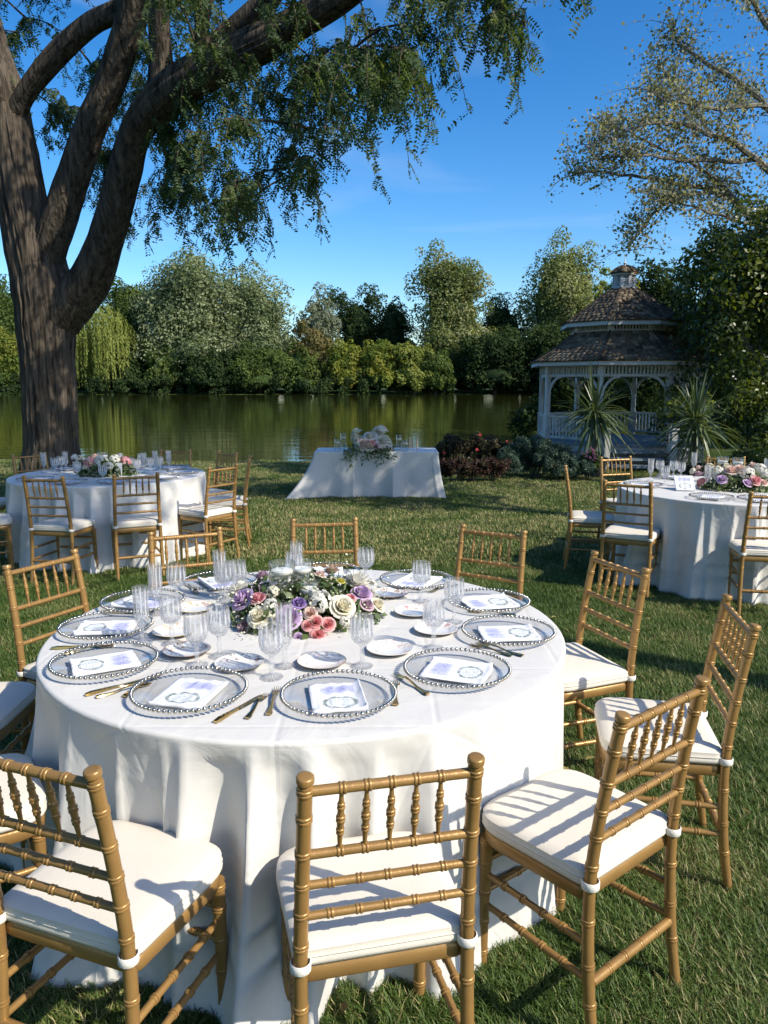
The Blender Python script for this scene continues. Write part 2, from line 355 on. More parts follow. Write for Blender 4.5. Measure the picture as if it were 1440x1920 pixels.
# ------------------------------------------------------------------ ground and lake
def sstep(a, b, x):
    t = min(1, max(0, (x - a) / (b - a))); return t * t * (3 - 2 * t)
WATER = -.25
def shore(x):
    return 18.6 - .10 * x * (x < 0) + 5.5 * sstep(1.2, 4.5, x) + 90 * sstep(12, 32, x) + .25 * math.sin(x * 1.7) + .15 * math.sin(x * 4.1 + 1)
FAR = 138.0
def far_shore(x): return FAR + 2.0 * math.sin(x * .09) + 1.0 * math.sin(x * .31) - 8 * sstep(-15, -70, x)
def gz(x, y):
    s = shore(x); z = -.085 * sstep(8.3, 11.4, y) - .07 * sstep(12, s - 1.2, y)
    z -= .75 * sstep(s - 1.0, s + 1.8, y)
    if y > s: z += .5 * sstep(far_shore(x), far_shore(x) + 14, y) + .70 * sstep(far_shore(x) - 2.5, far_shore(x) + 1, y)
    return z
def ground_mat():
    m, t, p = mat('mown_lawn'); p.inputs['Roughness'].default_value = .95; p.inputs['Specular IOR Level'].default_value = .1
    co = node(t, 'ShaderNodeTexCoord')
    n = node(t, 'ShaderNodeTexNoise', Scale=1.1, Detail=8, Roughness=.62); t.links.new(co.outputs['Object'], n.inputs['Vector'])
    r = node(t, 'ShaderNodeValToRGB'); e = r.color_ramp.elements
    e[0].position = .33; e[0].color = (.020, .040, .010, 1); e[1].position = .72; e[1].color = (.085, .088, .030, 1); x = e.new(.52); x.color = (.038, .062, .014, 1)
    t.links.new(n.outputs[0], r.inputs[0])
    n2 = node(t, 'ShaderNodeTexNoise', Scale=90, Detail=4); t.links.new(co.outputs['Object'], n2.inputs['Vector'])
    mx_ = node(t, 'ShaderNodeMixRGB', blend_type='MULTIPLY'); mx_.inputs[0].default_value = .8; t.links.new(r.outputs[0], mx_.inputs[1]); t.links.new(n2.outputs[0], mx_.inputs[2])
    b = node(t, 'ShaderNodeBump', Strength=.8, Distance=.03); t.links.new(n2.outputs[0], b.inputs['Height']); t.links.new(b.outputs[0], p.inputs['Normal'])
    g = node(t, 'ShaderNodeMixRGB', blend_type='ADD'); g.inputs[0].default_value = 1; t.links.new(mx_.outputs[0], g.inputs[1]); t.links.new(mx_.outputs[0], g.inputs[2])
    t.links.new(g.outputs[0], p.inputs['Base Color']); return m
xs = np.concatenate([np.linspace(-420, -40, 20), np.linspace(-38, -10, 30), np.linspace(-9.5, 14, 95), np.linspace(15, 40, 26), np.linspace(45, 420, 20)])
ys = np.concatenate([np.linspace(-120, -10, 12), np.linspace(-8, 14, 45), np.linspace(14.3, 27, 52), np.linspace(28, 128, 30), np.linspace(129, 160, 32), np.linspace(165, 600, 12)])
V = [(x, y, gz(x, y)) for y in ys for x in xs]; nx = len(xs)
Q = [(j * nx + i, j * nx + i + 1, (j + 1) * nx + i + 1, (j + 1) * nx + i) for j in range(len(ys) - 1) for i in range(nx - 1)]
tag(link('lawn', np_mesh('lawn', V, Q, ground_mat(), smooth=True)), 'mown green lawn with dry patches running down to the lake', 'lawn', kind='structure')
def water_mat():
    m, t, p = mat('lake_water'); p.inputs['Base Color'].default_value = (.030, .036, .008, 1)
    p.inputs['Roughness'].default_value = .035; p.inputs['IOR'].default_value = 1.33; p.inputs['Specular IOR Level'].default_value = .5
    co = node(t, 'ShaderNodeTexCoord'); mp_ = node(t, 'ShaderNodeMapping'); mp_.inputs['Scale'].default_value = (.35, 1.0, 1); t.links.new(co.outputs['Object'], mp_.inputs[0])
    n = node(t, 'ShaderNodeTexNoise', Scale=1.6, Detail=3); t.links.new(mp_.outputs[0], n.inputs['Vector'])
    n2 = node(t, 'ShaderNodeTexNoise', Scale=.12, Detail=3); t.links.new(mp_.outputs[0], n2.inputs['Vector'])
    mu = node(t, 'ShaderNodeMath', operation='MULTIPLY'); t.links.new(n.outputs[0], mu.inputs[0]); t.links.new(n2.outputs[0], mu.inputs[1])
    b = node(t, 'ShaderNodeBump', Strength=.22, Distance=.10); t.links.new(mu.outputs[0], b.inputs['Height']); t.links.new(b.outputs[0], p.inputs['Normal']); return m
tag(MB().add([(-400, 15, WATER), (400, 15, WATER), (400, 165, WATER), (-400, 165, WATER)], [(0, 1, 2, 3)]).build('lake', water_mat()), 'still green lake reflecting the far trees', 'lake', kind='structure')

# grass: tufts instanced on points, thinner with distance
rng = np.random.default_rng(5)
def grass_mat():
    m, t, p = mat('grass_blades'); out = t.nodes['Material Output']; p.inputs['Roughness'].default_value = .5; p.inputs['Specular IOR Level'].default_value = .35
    oi = node(t, 'ShaderNodeObjectInfo'); a = node(t, 'ShaderNodeAttribute', attribute_name='tint')
    geo = node(t, 'ShaderNodeNewGeometry'); n = node(t, 'ShaderNodeTexNoise', Scale=1.3, Detail=6, Roughness=.6); t.links.new(geo.outputs['Position'], n.inputs['Vector'])
    ad = node(t, 'ShaderNodeMath', operation='MULTIPLY_ADD'); ad.inputs[1].default_value = .52; t.links.new(a.outputs['Fac'], ad.inputs[0]); t.links.new(n.outputs[0], ad.inputs[2])
    r = node(t, 'ShaderNodeValToRGB'); e = r.color_ramp.elements
    e[0].position = .44; e[0].color = (.040, .086, .013, 1); e[1].position = 1.0; e[1].color = (.47, .40, .19, 1)
    x = e.new(.72); x.color = (.098, .168, .030, 1); x = e.new(.89); x.color = (.195, .240, .065, 1)
    t.links.new(ad.outputs[0], r.inputs[0]); t.links.new(r.outputs[0], p.inputs['Base Color'])
    tr = node(t, 'ShaderNodeBsdfTranslucent'); t.links.new(r.outputs[0], tr.inputs[0]); ms = node(t, 'ShaderNodeMixShader'); ms.inputs[0].default_value = .3
    t.links.new(p.outputs[0], ms.inputs[1]); t.links.new(tr.outputs[0], ms.inputs[2]); t.links.new(ms.outputs[0], out.inputs[0]); return m
M['grass'] = grass_mat()
def tuft(name, nb, spread, hmin, hmax, wd):
    V, Q, T = [], [], []
    for i in range(nb):
        a = rng.uniform(0, 2 * math.pi); r = spread * math.sqrt(rng.uniform()); b = Vector((r * math.cos(a), r * math.sin(a), -.004))
        d = rng.uniform(0, 2 * math.pi); h = rng.uniform(hmin, hmax); lean = rng.uniform(.15, 1.0) * h
        dx, dy = math.cos(d), math.sin(d); px, py = -dy * wd, dx * wd; n0 = len(V)
        for (s, k, wv) in ((0, 0, 1), (.55, .3, .9), (1, 1, .12)):
            c = b + Vector((dx * lean * k, dy * lean * k, h * s * (1 - .12 * k)))
            V += [(c.x - px * wv, c.y - py * wv, c.z), (c.x + px * wv, c.y + py * wv, c.z)]
        Q += [(n0, n0 + 1, n0 + 3, n0 + 2), (n0 + 2, n0 + 3, n0 + 5, n0 + 4)]; T += [rng.uniform()] * 6
    return np_mesh(name, V, Q, M['grass'], T)
def scatter_grass(name, pts, tuft_me, label):
    me = bpy.data.meshes.new(name); me.from_pydata(pts, [], []); o = link(name, me)
    src = bpy.data.objects.new('grass_tuft', tuft_me)      # not linked to the scene
    ng = bpy.data.node_groups.new(name, 'GeometryNodeTree'); ng.interface.new_socket('Geometry', in_out='INPUT', socket_type='NodeSocketGeometry'); ng.interface.new_socket('Geometry', in_out='OUTPUT', socket_type='NodeSocketGeometry')
    N = ng.nodes; gi = N.new('NodeGroupInput'); go = N.new('NodeGroupOutput'); ip = N.new('GeometryNodeInstanceOnPoints'); oi = N.new('GeometryNodeObjectInfo'); oi.inputs[0].default_value = src
    rv = N.new('FunctionNodeRandomValue'); rv.data_type = 'FLOAT_VECTOR'; rv.inputs[0].default_value = (-.12, -.12, 0); rv.inputs[1].default_value = (.12, .12, 6.283)
    rs = N.new('FunctionNodeRandomValue'); rs.data_type = 'FLOAT'; rs.inputs[2].default_value = .6; rs.inputs[3].default_value = 1.35
    ng.links.new(gi.outputs[0], ip.inputs['Points']); ng.links.new(oi.outputs['Geometry'], ip.inputs['Instance'])
    ng.links.new(rv.outputs[0], ip.inputs['Rotation']); ng.links.new(rs.outputs[1], ip.inputs['Scale']); ng.links.new(ip.outputs[0], go.inputs[0])
    md = o.modifiers.new('tufts', 'NODES'); md.node_group = ng
    return tag(o, label, 'grass', kind='stuff')
def grass_pts(n, y0, y1, wide, pw):
    P = []
    while len(P) < n:
        y = y0 + (y1 - y0) * rng.uniform() ** pw; hw = wide + .56 * y; x = rng.uniform(-hw, hw)
        if y > shore(x) - .5: continue
        P.append((x, y, gz(x, y)))
    return P
scatter_grass('grass', grass_pts(44000, .9, 7.0, .5, 1.0), tuft('grass_tuft_near', 32, .050, .012, .040, .0014), 'short mown grass blades on the lawn around the round tables')
scatter_grass('grass', grass_pts(42000, 6.8, 18.5, .6, 1.0), tuft('grass_tuft_far', 18, .075, .018, .042, .0030), 'short mown grass on the lawn sloping down to the lake')
# a few fallen leaves in the grass
FL_P = [(rng.uniform(-5, 4), rng.uniform(1.2, 13)) for _ in range(170)]
FV, FQ, FT_ = [], [], []
for (x, y) in FL_P:
    a = rng.uniform(0, 6.28); l = rng.uniform(.018, .035); z = gz(x, y) + rng.uniform(.03, .04); n0 = len(FV); ca, sa = math.cos(a), math.sin(a)
    for u, v, w_ in ((-1, 0, 0), (0, .45, .008), (1, 0, .004), (0, -.45, .010)): FV.append((x + l * (u * ca - v * sa), y + l * (u * sa + v * ca), z + w_))
    FQ.append((n0, n0 + 1, n0 + 2, n0 + 3)); FT_ += [rng.uniform()] * 4
tag(link('fallen_leaf_litter', np_mesh('fallen_leaf_litter', FV, FQ, leafmat('dry_leaf', (.22, .16, .06), (.42, .36, .14), .3), FT_)), 'small dry leaves scattered over the lawn', 'leaves', kind='stuff')
# ================================================================== foliage tools
def crown_leaves(lobes, n, size, rg, up=.35, shell=(.72, 1.06), lump=.30, nl=None, soft=.75, aspect=.55):
    """leaf faces on many sub clumps spread over ellipsoid lobes: returns V,Q,tint"""
    Cs = []
    vol = np.array([l[1][0] * l[1][1] * l[1][2] for l in lobes]) ** .67; vol /= vol.sum()
    nl = nl or 26 * len(lobes)
    for _ in range(nl):
        k = rg.choice(len(lobes), p=vol); c, r = lobes[k]; d = rg.normal(size=3); d /= np.linalg.norm(d)
        if d[2] < -.55: d[2] *= -.6
        q = rg.uniform(.45, .92); rad = lump * min(r) * rg.uniform(.6, 1.25)
        Cs.append((np.array(c) + d * np.array(r) * q, rad, rg.uniform()))
    w_ = np.array([c[1] ** 2 for c in Cs]); w_ /= w_.sum(); ids = rg.choice(len(Cs), size=n, p=w_)
    cen = np.array([Cs[i][0] for i in ids]); rad = np.array([Cs[i][1] for i in ids]); tn = np.array([Cs[i][2] for i in ids])
    d = rg.normal(size=(n, 3)); d[:, 2] += up; d /= np.linalg.norm(d, axis=1)[:, None]
    P = cen + d * (rad * rg.uniform(shell[0], shell[1], n))[:, None]
    nrm = d + rg.normal(size=(n, 3)) * soft; nrm[:, 2] += .25; nrm /= np.linalg.norm(nrm, axis=1)[:, None]
    return leaf_quads(P, nrm, size, rg, aspect, np.clip((.55 if soft > .6 else .75) * tn + rg.uniform(0, .45 if soft > .6 else .25, n), 0, 1))
def leaf_quads(P, nrm, size, rg, aspect=.55, tint=None, axis=None):
    n = len(P); a = rg.normal(size=(n, 3)) if axis is None else axis + rg.normal(size=(n, 3)) * .15
    u = a - nrm * (a * nrm).sum(1)[:, None]; u /= np.linalg.norm(u, axis=1)[:, None] + 1e-9; v = np.cross(nrm, u)
    s = (size * rg.uniform(.6, 1.35, n))[:, None] * .5
    V = np.stack([P - u * s, P + v * s * aspect - u * s * .1, P + u * s, P - v * s * aspect - u * s * .1], 1).reshape(-1, 3)
    Q = np.arange(4 * n).reshape(n, 4)
    if tint is None: tint = rg.uniform(0, 1, n)
    return V, Q, np.repeat(tint, 4)
def merge(parts):
    V = []; Q = []; T = []; o = 0
    for v, q, t in parts: V.append(v); Q.append(q + o); T.append(t); o += len(v)
    return np.concatenate(V), np.concatenate(Q), np.concatenate(T)
def limb(mb, pts, r0, r1, n=8, wob=.0, seg=4):
    pts = [Vector(p) for p in pts]; path = []
    for i in range(len(pts) - 1):
        p0 = pts[max(i - 1, 0)]; p1 = pts[i]; p2 = pts[i + 1]; p3 = pts[min(i + 2, len(pts) - 1)]
        for k in range(seg):
            t = k / seg; path.append(.5 * ((2 * p1) + (p2 - p0) * t + (2 * p0 - 5 * p1 + 4 * p2 - p3) * t * t + (3 * p1 - p0 - 3 * p2 + p3) * t ** 3))
    path.append(pts[-1]); m = len(path)
    if wob: path = [p + mnoise.noise_vector(p * 1.7) * wob if 0 < i < m - 1 else p for i, p in enumerate(path)]
    mb.tube(path, [r0 + (r1 - r0) * (i / (m - 1)) for i in range(m)], n); return path
# ================================================================== far shore trees
LM = {
 'silver': leafmat('leaf_silver_maple', (0.073, 0.107, 0.046), (0.189, 0.226, 0.116), .3, c3=(0.329, 0.354, 0.207), rough=.8, spec=.08),
 'grey': leafmat('leaf_grey_willow', (0.122, 0.146, 0.091), (0.268, 0.293, 0.207), .25, rough=.8, spec=.08),
 'dark': leafmat('leaf_dark_green', (0.022, 0.041, 0.016), (0.063, 0.095, 0.032), .25, rough=.8, spec=.08),
 'green': leafmat('leaf_mid_green', (0.055, 0.093, 0.027), (0.140, 0.183, 0.051), .35, rough=.8, spec=.08),
 'yellow': leafmat('leaf_yellow_green', (.085, .130, .028), (.19, .225, .045), .35, c3=(.27, .255, .05), rough=.8, spec=.08),
 'willow': leafmat('leaf_weeping', (0.134, 0.171, 0.037), (0.305, 0.329, 0.091), .35, rough=.8, spec=.08),
 'cotton': leafmat('leaf_cottonwood', (0.067, 0.100, 0.034), (0.189, 0.220, 0.083), .35, c3=(0.378, 0.366, 0.195), rough=.8, spec=.08),
 'brown': leafmat('leaf_russet', (0.120, 0.115, 0.045), (0.200, 0.165, 0.065), .25, rough=.8, spec=.08),
}
trees = []
def far_tree(name, label, x, ytop, wpx, Y, kind, n=6500, base=None, seed=0, size=.55, rz=None, lobes=None, cat='tree', low=.05):
    rg = np.random.default_rng(seed + 11); mpp = Y / F
    X = (x - 720) * mpp; g = gz(X, Y); top = at(x, ytop, Y).z; h = top - g; rx = wpx * mpp / 2
    o = thing(name, label, cat, (X, Y, g), 0, 'trees and bushes on the far shore')
    tr = MB(); limb(tr, [(0, 0, -.4), (.1, 0, h * .25), (0, .2, h * .55)], max(.15, h * .022), h * .01)
    for k in range(3):
        a = rg.uniform(0, 6.28); limb(tr, [(0, 0, h * .3), (rx * .35 * math.cos(a), rx * .3 * math.sin(a), h * .55)], h * .012, h * .004, 6)
    tr.build('trunk', M['bark'], o)
    if lobes is None:
        lobes = [((0, 0, h * .50), (rx * .80, rx * .7, h * .47)), ((0, -rx * .2, h * .24), (rx * .92, rx * .7, h * .25))]
        for k in range(9):
            a = rg.uniform(0, 6.28); q = rg.uniform(.35, .68); zz = rg.uniform(.14, .78); q *= 1 - .45 * max(0, zz - .45)
            lobes.append(((rx * q * math.cos(a), rx * q * math.sin(a), h * zz), (rx * rg.uniform(.32, .5), rx * .42, h * rg.uniform(.13, .22))))
    n = int(n * 2.7); V, Q, T = crown_leaves(lobes, n, size, rg, lump=.34, nl=90 + int(n / 120), up=.2, soft=.5)
    V[:, 2] = np.maximum(V[:, 2], rg.uniform(-.3, .6, len(V)) * .3)
    cores = [blob(c, np.array(r) * .60, rg) for c, r in lobes[:2]]
    V, Q, T = merge([(V, Q, T)] + cores)
    link('crown', np_mesh('crown', V, Q, LM[kind], T), o); return o
def blob(c, r, rg, nu=14, nv=9):
    P = []; 
    for j in range(nv):
        el = -math.pi / 2 + math.pi * j / (nv - 1)
        for i in range(nu):
            a = 2 * math.pi * i / nu; k = rg.uniform(.78, 1.06); P.append((c[0] + r[0] * k * math.cos(el) * math.cos(a), c[1] + r[1] * k * math.cos(el) * math.sin(a), max(.05, c[2] + r[2] * k * math.sin(el))))
    Q = np.array([(j * nu + i, j * nu + (i + 1) % nu, (j + 1) * nu + (i + 1) % nu, (j + 1) * nu + i) for j in range(nv - 1) for i in range(nu)])
    return np.array(P), Q, np.zeros(len(P))
FT = [
 ('silver_maple', 'tall broad silver green maple, the largest crown on the far shore', 362, 452, 250, 146, 'silver', 12000),
 ('silver_maple', 'rounded silver green maple beside the largest far shore crown, towards the grey tree', 480, 472, 190, 148, 'silver', 9000),
 ('shore_tree', 'dark green tree rising behind the weeping willow', 255, 486, 150, 152, 'green', 6500),
 ('shore_tree', 'green tree on the far shore behind the big trunk', 20, 500, 190, 150, 'green', 7000),
 ('shore_bush', 'yellow green bush at the waterline beyond the big trunk', 15, 622, 110, 140, 'yellow', 3200),
 ('shore_bush', 'upright light green bush at the waterline next to the weeping willow', 312, 628, 62, 139, 'green', 2600),
 ('grey_tree', 'pale silver grey tree between the maples and the dark trees', 602, 527, 100, 150, 'grey', 4600),
 ('dark_tree', 'flat topped dark green tree beside the pale grey tree', 672, 524, 130, 160, 'dark', 6000),
 ('dark_tree', 'dark green tree against the cottonwood on the far shore', 735, 532, 100, 158, 'dark', 4500),
 ('russet_tree', 'russet brown tree below the pale grey tree', 592, 597, 92, 143, 'brown', 3600),
 ('shore_bush', 'olive bush below the russet tree', 560, 640, 90, 141, 'green', 3000),
 ('shore_bush', 'bright yellow tinted bush next to the russet tree', 648, 628, 78, 141, 'yellow', 3200),
 ('shore_bush', 'yellow green bush between the yellow tinted bush and the cottonwood', 712, 634, 92, 141, 'yellow', 3600),
 ('shore_bush', 'small olive topped bush before the cottonwood', 776, 628, 76, 140.5, 'willow', 3000),
 ('shore_bush', 'low green bush at the end of the far shore row, by the dark shade', 815, 650, 62, 140, 'green', 2600),
 ('cottonwood', 'tall cottonwood with glittering leaves and a rounded top on the far shore', 842, 426, 176, 150, 'cotton', 9500),
 ('cottonwood', 'tall cottonwood with an uneven top behind the gazebo', 1040, 408, 196, 150, 'cotton', 10500),
 ('dark_tree', 'dark green tree filling the gap between the two cottonwoods', 940, 530, 130, 156, 'dark', 6000),
 ('dark_tree', 'very dark tree at the waterline beside the gazebo', 925, 610, 170, 142, 'dark', 6500),
 ('dark_tree', 'dark low tree at the far waterline behind the gazebo post', 1040, 590, 190, 141, 'dark', 6000),
 ('yellow_tree', 'sunlit yellow green tree just behind the gazebo cupola', 1148, 492, 120, 118, 'yellow', 5200),
 ('dark_tree', 'dark tree behind the gazebo roof', 1230, 470, 190, 120, 'dark', 6500),
 ('dark_tree', 'dark tree beyond the gazebo and its shrubs', 1370, 440, 260, 112, 'dark', 7000),
 ('shore_bush', 'dark bush under the largest maple at the waterline', 400, 650, 130, 140, 'dark', 3400),
 ('shore_bush', 'dark green bush under the rounded maple at the waterline', 490, 640, 120, 140, 'green', 3400),
 ('shore_bush', 'dark bush behind the weeping willow at the waterline', 250, 640, 110, 142, 'dark', 3000),
]
for i, (nm, lb, x, yt, wp, Y, kd, n) in enumerate(FT):
    if nm == 'shore_bush': wp *= 1.3; n = int(n * 1.3)
    far_tree(nm, lb, x, yt, wp, Y, kd, n, seed=i * 7, size=.56 if n > 6000 else .5, low=.03)
def weeping_willow(x, ytop, wpx, Y):
    rg = np.random.default_rng(77); mpp = Y / F; X = (x - 720) * mpp; g = gz(X, Y); h = at(x, ytop, Y).z - g; rx = wpx * mpp / 2
    o = thing('weeping_willow', 'weeping willow with pale hanging strands at the far waterline', 'tree', (X, Y, g), 0, 'trees and bushes on the far shore')
    tr = MB(); limb(tr, [(0, 0, -.3), (.2, 0, h * .3), (0, 0, h * .7)], .5, .2); tr.build('trunk', M['bark_grey'], o)
    parts = []
    for k in range(420):
        a = rg.uniform(0, 6.28); q = math.sqrt(rg.uniform(.05, 1)); t = rg.uniform(.55, 1)
        p = np.array([rx * q * math.cos(a), rx * .8 * q * math.sin(a), h * (1 - .42 * q * q) * (.75 + .25 * t)])
        L = p[2] * rg.uniform(.35, .93); m = int(L * 5); s = np.linspace(0, 1, m)[:, None]
        P = p + s * np.array([[.25 * math.cos(a), .25 * math.sin(a), -L]]) + rg.normal(size=(m, 3)) * .09
        nr = np.array([math.cos(a), math.sin(a), .2]) + rg.normal(size=(m, 3)) * .5; nr /= np.linalg.norm(nr, axis=1)[:, None]
        parts.append(leaf_quads(P, nr, .55, rg, .35, np.full(m, rg.uniform()) * .7 + rg.uniform(0, .3, m), np.array([[0, 0, -1.]])))
    V, Q, T = merge(parts); link('crown', np_mesh('crown', V, Q, LM['willow'], T), o)
weeping_willow(205, 560, 132, 140)
def thicket():
    rg = np.random.default_rng(99); lobes = []
    for k in range(84):
        x = -150 + 300 * k / 83 + rg.uniform(-2, 2); h = rg.uniform(9, 15) if abs(x) > 90 or x < -60 or x > 30 else rg.uniform(8, 12); Y = rg.uniform(158, 168)
        lobes.append(((x, Y, h * .45), (rg.uniform(5, 7.5), 4.5, h * .62)))
    for k in range(64):
        x = -115 + 210 * k / 63 + rg.uniform(-1, 1); lobes.append(((x, far_shore(x) + rg.uniform(.2, 2.2), .9), (rg.uniform(2.4, 3.6), 1.6, rg.uniform(1.6, 3.6))))
    V, Q, T = crown_leaves(lobes[:84], 42000, .85, rg, nl=500, lump=.42, up=.2)
    V, Q, T = merge([(V, Q, T), crown_leaves(lobes[84:], 52000, .45, rg, nl=620, lump=.5, up=.2)])
    V, Q, T = merge([(V, Q, T)] + [blob(c, np.array(r) * .8, rg) for c, r in lobes[:84]])
    o = link('thicket', np_mesh('thicket', V, Q, LM['dark'], T)); tag(o, 'dark unbroken undergrowth and woodland behind the far shore trees', 'woodland', kind='stuff')
thicket()

# ================================================================== big honey locust by the left table
def big_tree():
    rg = np.random.default_rng(3); Y0 = 11.6; base = at(98, 872, Y0); base.z = gz(base.x, Y0)
    o = thing('honey_locust_tree', 'big old tree with furrowed dark trunk and drooping feathery leaves over the tree-side table', 'tree', base)
    L = lambda x, y, Y: at(x, y, Y) - base
    def ridge(i, k, a, p):
        rd = lambda f, g: 1 - 2.4 * abs(mnoise.noise(Vector((math.cos(a) * f, math.sin(a) * f, p.z * g + p.x * .4))))
        return 1 + .055 * rd(7, .55) + .050 * rd(15, 1.0) + .03 * rd(27, 2.2) + .10 * mnoise.noise(p * 1.9) + .05 * mnoise.noise(p * .9)
    def big(pts, rads, n=96, seg=14):
        mb = MB(); pts = [Vector(p) for p in pts]; path = []; rr = []
        for i in range(len(pts) - 1):
            p0 = pts[max(i - 1, 0)]; p1 = pts[i]; p2 = pts[i + 1]; p3 = pts[min(i + 2, len(pts) - 1)]
            for k in range(seg):
                t = k / seg; path.append(.5 * ((2 * p1) + (p2 - p0) * t + (2 * p0 - 5 * p1 + 4 * p2 - p3) * t * t + (3 * p1 - p0 - 3 * p2 + p3) * t ** 3)); rr.append(rads[i] + (rads[i + 1] - rads[i]) * t)
        path.append(pts[-1]); rr.append(rads[-1]); mb.tube(path, rr, n, ridge=ridge); return mb, path
    mpp = Y0 / F
    mb, _ = big([(0, 0, -.25), L(98, 905, Y0), L(97, 840, Y0), L(93, 740, Y0), L(88, 640, Y0), L(82, 550, Y0), L(64, 470, Y0), L(45, 390, Y0), L(25, 280, Y0), L(5, 170, Y0), L(-30, 60, Y0), L(-60, -120, Y0)],
                [.58, .45, .365, .35, .36, .405, .36, .31, .275, .26, .23, .17])
    mb.build('trunk', M['bark'], o)
    limbs = {}
    mb, limbs['mid'] = big([L(75, 560, Y0), L(92, 470, 11.5), L(125, 370, 11.3), L(165, 250, 11.1), L(205, 160, 10.9), L(235, 70, 10.7), L(262, -20, 10.5), L(300, -160, 10.2)], [.24, .235, .205, .185, .18, .175, .165, .13], 60)
    mb.build('limb', M['bark'], o)
    mb, limbs['right'] = big([L(110, 590, Y0), L(165, 530, 11.4), L(205, 430, 11.1), L(232, 330, 10.8), L(262, 235, 10.5), L(330, 165, 10.2), L(420, 115, 9.9), L(520, 65, 9.6), L(620, 5, 9.3), L(760, -90, 8.9)], [.33, .27, .215, .19, .185, .205, .205, .18, .155, .11], 64)
    mb.build('limb', M['bark'], o)
    mb, limbs['left'] = big([L(20, 240, Y0), L(45, 180, 11.4), L(100, 110, 11.2), L(170, 45, 11.0), L(230, 15, 10.9), L(330, -60, 10.6)], [.14, .13, .13, .13, .125, .10], 44)
    mb.build('limb', M['bark'], o)
    mb, limbs['up'] = big([L(300, 195, 10.4), L(302, 110, 10.3), L(298, 20, 10.1), L(310, -120, 9.8)], [.17, .13, .12, .09], 24); mb.build('limb', M['bark'], o)
    mb, limbs['up2'] = big([L(385, 130, 10.0), L(378, 60, 9.8), L(395, -60, 9.5)], [.12, .085, .06], 20); mb.build('limb', M['bark'], o)
    mb, limbs['up3'] = big([L(400, 90, 10.0), L(470, 30, 9.8), L(560, -60, 9.5)], [.14, .12, .09], 20); mb.build('limb', M['bark'], o)
    mb, limbs['far_left'] = big([L(5, 215, Y0), L(-20, 150, 11.2), L(-80, 40, 10.6), L(-200, -120, 9.8)], [.16, .14, .12, .08], 20); mb.build('limb', M['bark'], o)
    # branches to points through the crown, in depth as well as width
    br = MB(); twigs = []
    allp = [p for k in limbs for p in limbs[k][len(limbs[k]) // 4:]]
    tips = []
    poly = [(-330, -330), (1120, -250), (1110, 20), (1010, 95), (880, 70), (800, 120), (750, 250), (700, 310), (610, 370), (520, 395), (430, 430), (330, 440), (240, 440), (140, 420), (60, 360), (-80, 380), (-330, 330)]
    def inside(x, y):
        c = False; j = len(poly) - 1
        for i in range(len(poly)):
            if (poly[i][1] > y) != (poly[j][1] > y) and x < (poly[j][0] - poly[i][0]) * (y - poly[i][1]) / (poly[j][1] - poly[i][1]) + poly[i][0]: c = not c
            j = i
        return c
    while len(tips) < 225:
        x = rg.uniform(-330, 1120); y = rg.uniform(-330, 440)
        if not inside(x, y + 30): continue
        if x < 330 and rg.uniform() < .35: continue
        if x > 330 and y < 40 and rg.uniform() < .62: continue
        Y = rg.uniform(11.7, 13.4) if x < 300 else (rg.uniform(8.4, 9.6) if x < 470 and rg.uniform() < .14 else 0) or (rg.uniform(10.2, 12.0) if x < 470 else rg.uniform(8.6, 11.0) if x < 650 else rg.uniform(7.4, 9.4))
        tips.append((L(x, y, Y), x, y))
    nodes = list(allp); rad = {}
    tips.sort(key=lambda t: min((t[0] - p).length for p in allp))
    for (p, x, y) in tips:
        q = min(nodes, key=lambda n_: (n_ - p).length + max(0, n_.z - p.z) * .6)
        d = p - q; mid = q + d * .5 + Vector((0, 0, .10 * d.length)); path = limb(br, [q, mid, p], min(.045, .008 + .012 * d.length), .006, 5, .05, 4)
        nodes += path[2:]; twigs.append((path, x, y))
    # drooping leafy twigs
    P, N, A, T = [], [], [], []
    def leaf(p, d):      # a compound leaf: leaflets in two rows along a drooping stalk
        Lg = rg.uniform(.13, .22); side = np.cross(d, rg.normal(size=3)); side /= np.linalg.norm(side) + 1e-9; nr = np.cross(d, side); t0 = rg.uniform()
        for k in range(7):
            s = (k + .7) / 7.2; c = p + d * Lg * s + np.array([0, 0, -.05 * s * s])
            for sg in (-1, 1):
                P.append(c + side * sg * .020); ax = side * sg + d * .45; A.append(ax); N.append(nr + rg.normal(size=3) * .35); T.append(.6 * t0 + .4 * rg.uniform())
    for path, x, y in twigs:
        dens = 4 if x > 470 else 5
        for k in range(dens):
            s = path[rg.integers(len(path) // 2, len(path))]
            a = rg.uniform(0, 6.28); ln = rg.uniform(.25, .95); out = Vector((math.cos(a), math.sin(a), .05)) * rg.uniform(.15, .5)
            pts = [s, s + out * ln + Vector((0, 0, -.08 * ln)), s + out * ln * 1.5 + Vector((0, 0, -.75 * ln))]
            pp = limb(br, pts, .0065, .0028, 3, 0, 4)
            for q in pp[1:]:
                for _ in range(rg.integers(1, 3)):
                    b = rg.uniform(0, 6.28); d = np.array([math.cos(b) * .7, math.sin(b) * .7, -rg.uniform(.3, 1.2)]); d /= np.linalg.norm(d); leaf(np.array(q), d)
    br.build('branchwork', M['bark'], o)
    P = np.array(P); N = np.array(N); N /= np.linalg.norm(N, axis=1)[:, None]
    V, Q, TT = leaf_quads(P, N, .050, rg, .46, np.array(T), np.array(A))
    print('locust leaflets', len(Q))
    m = leafmat('leaf_honey_locust', (.030, .062, .028), (.078, .125, .050), .45, c3=(.15, .18, .06))
    link('crown', np_mesh('crown', V, Q, m, TT), o)
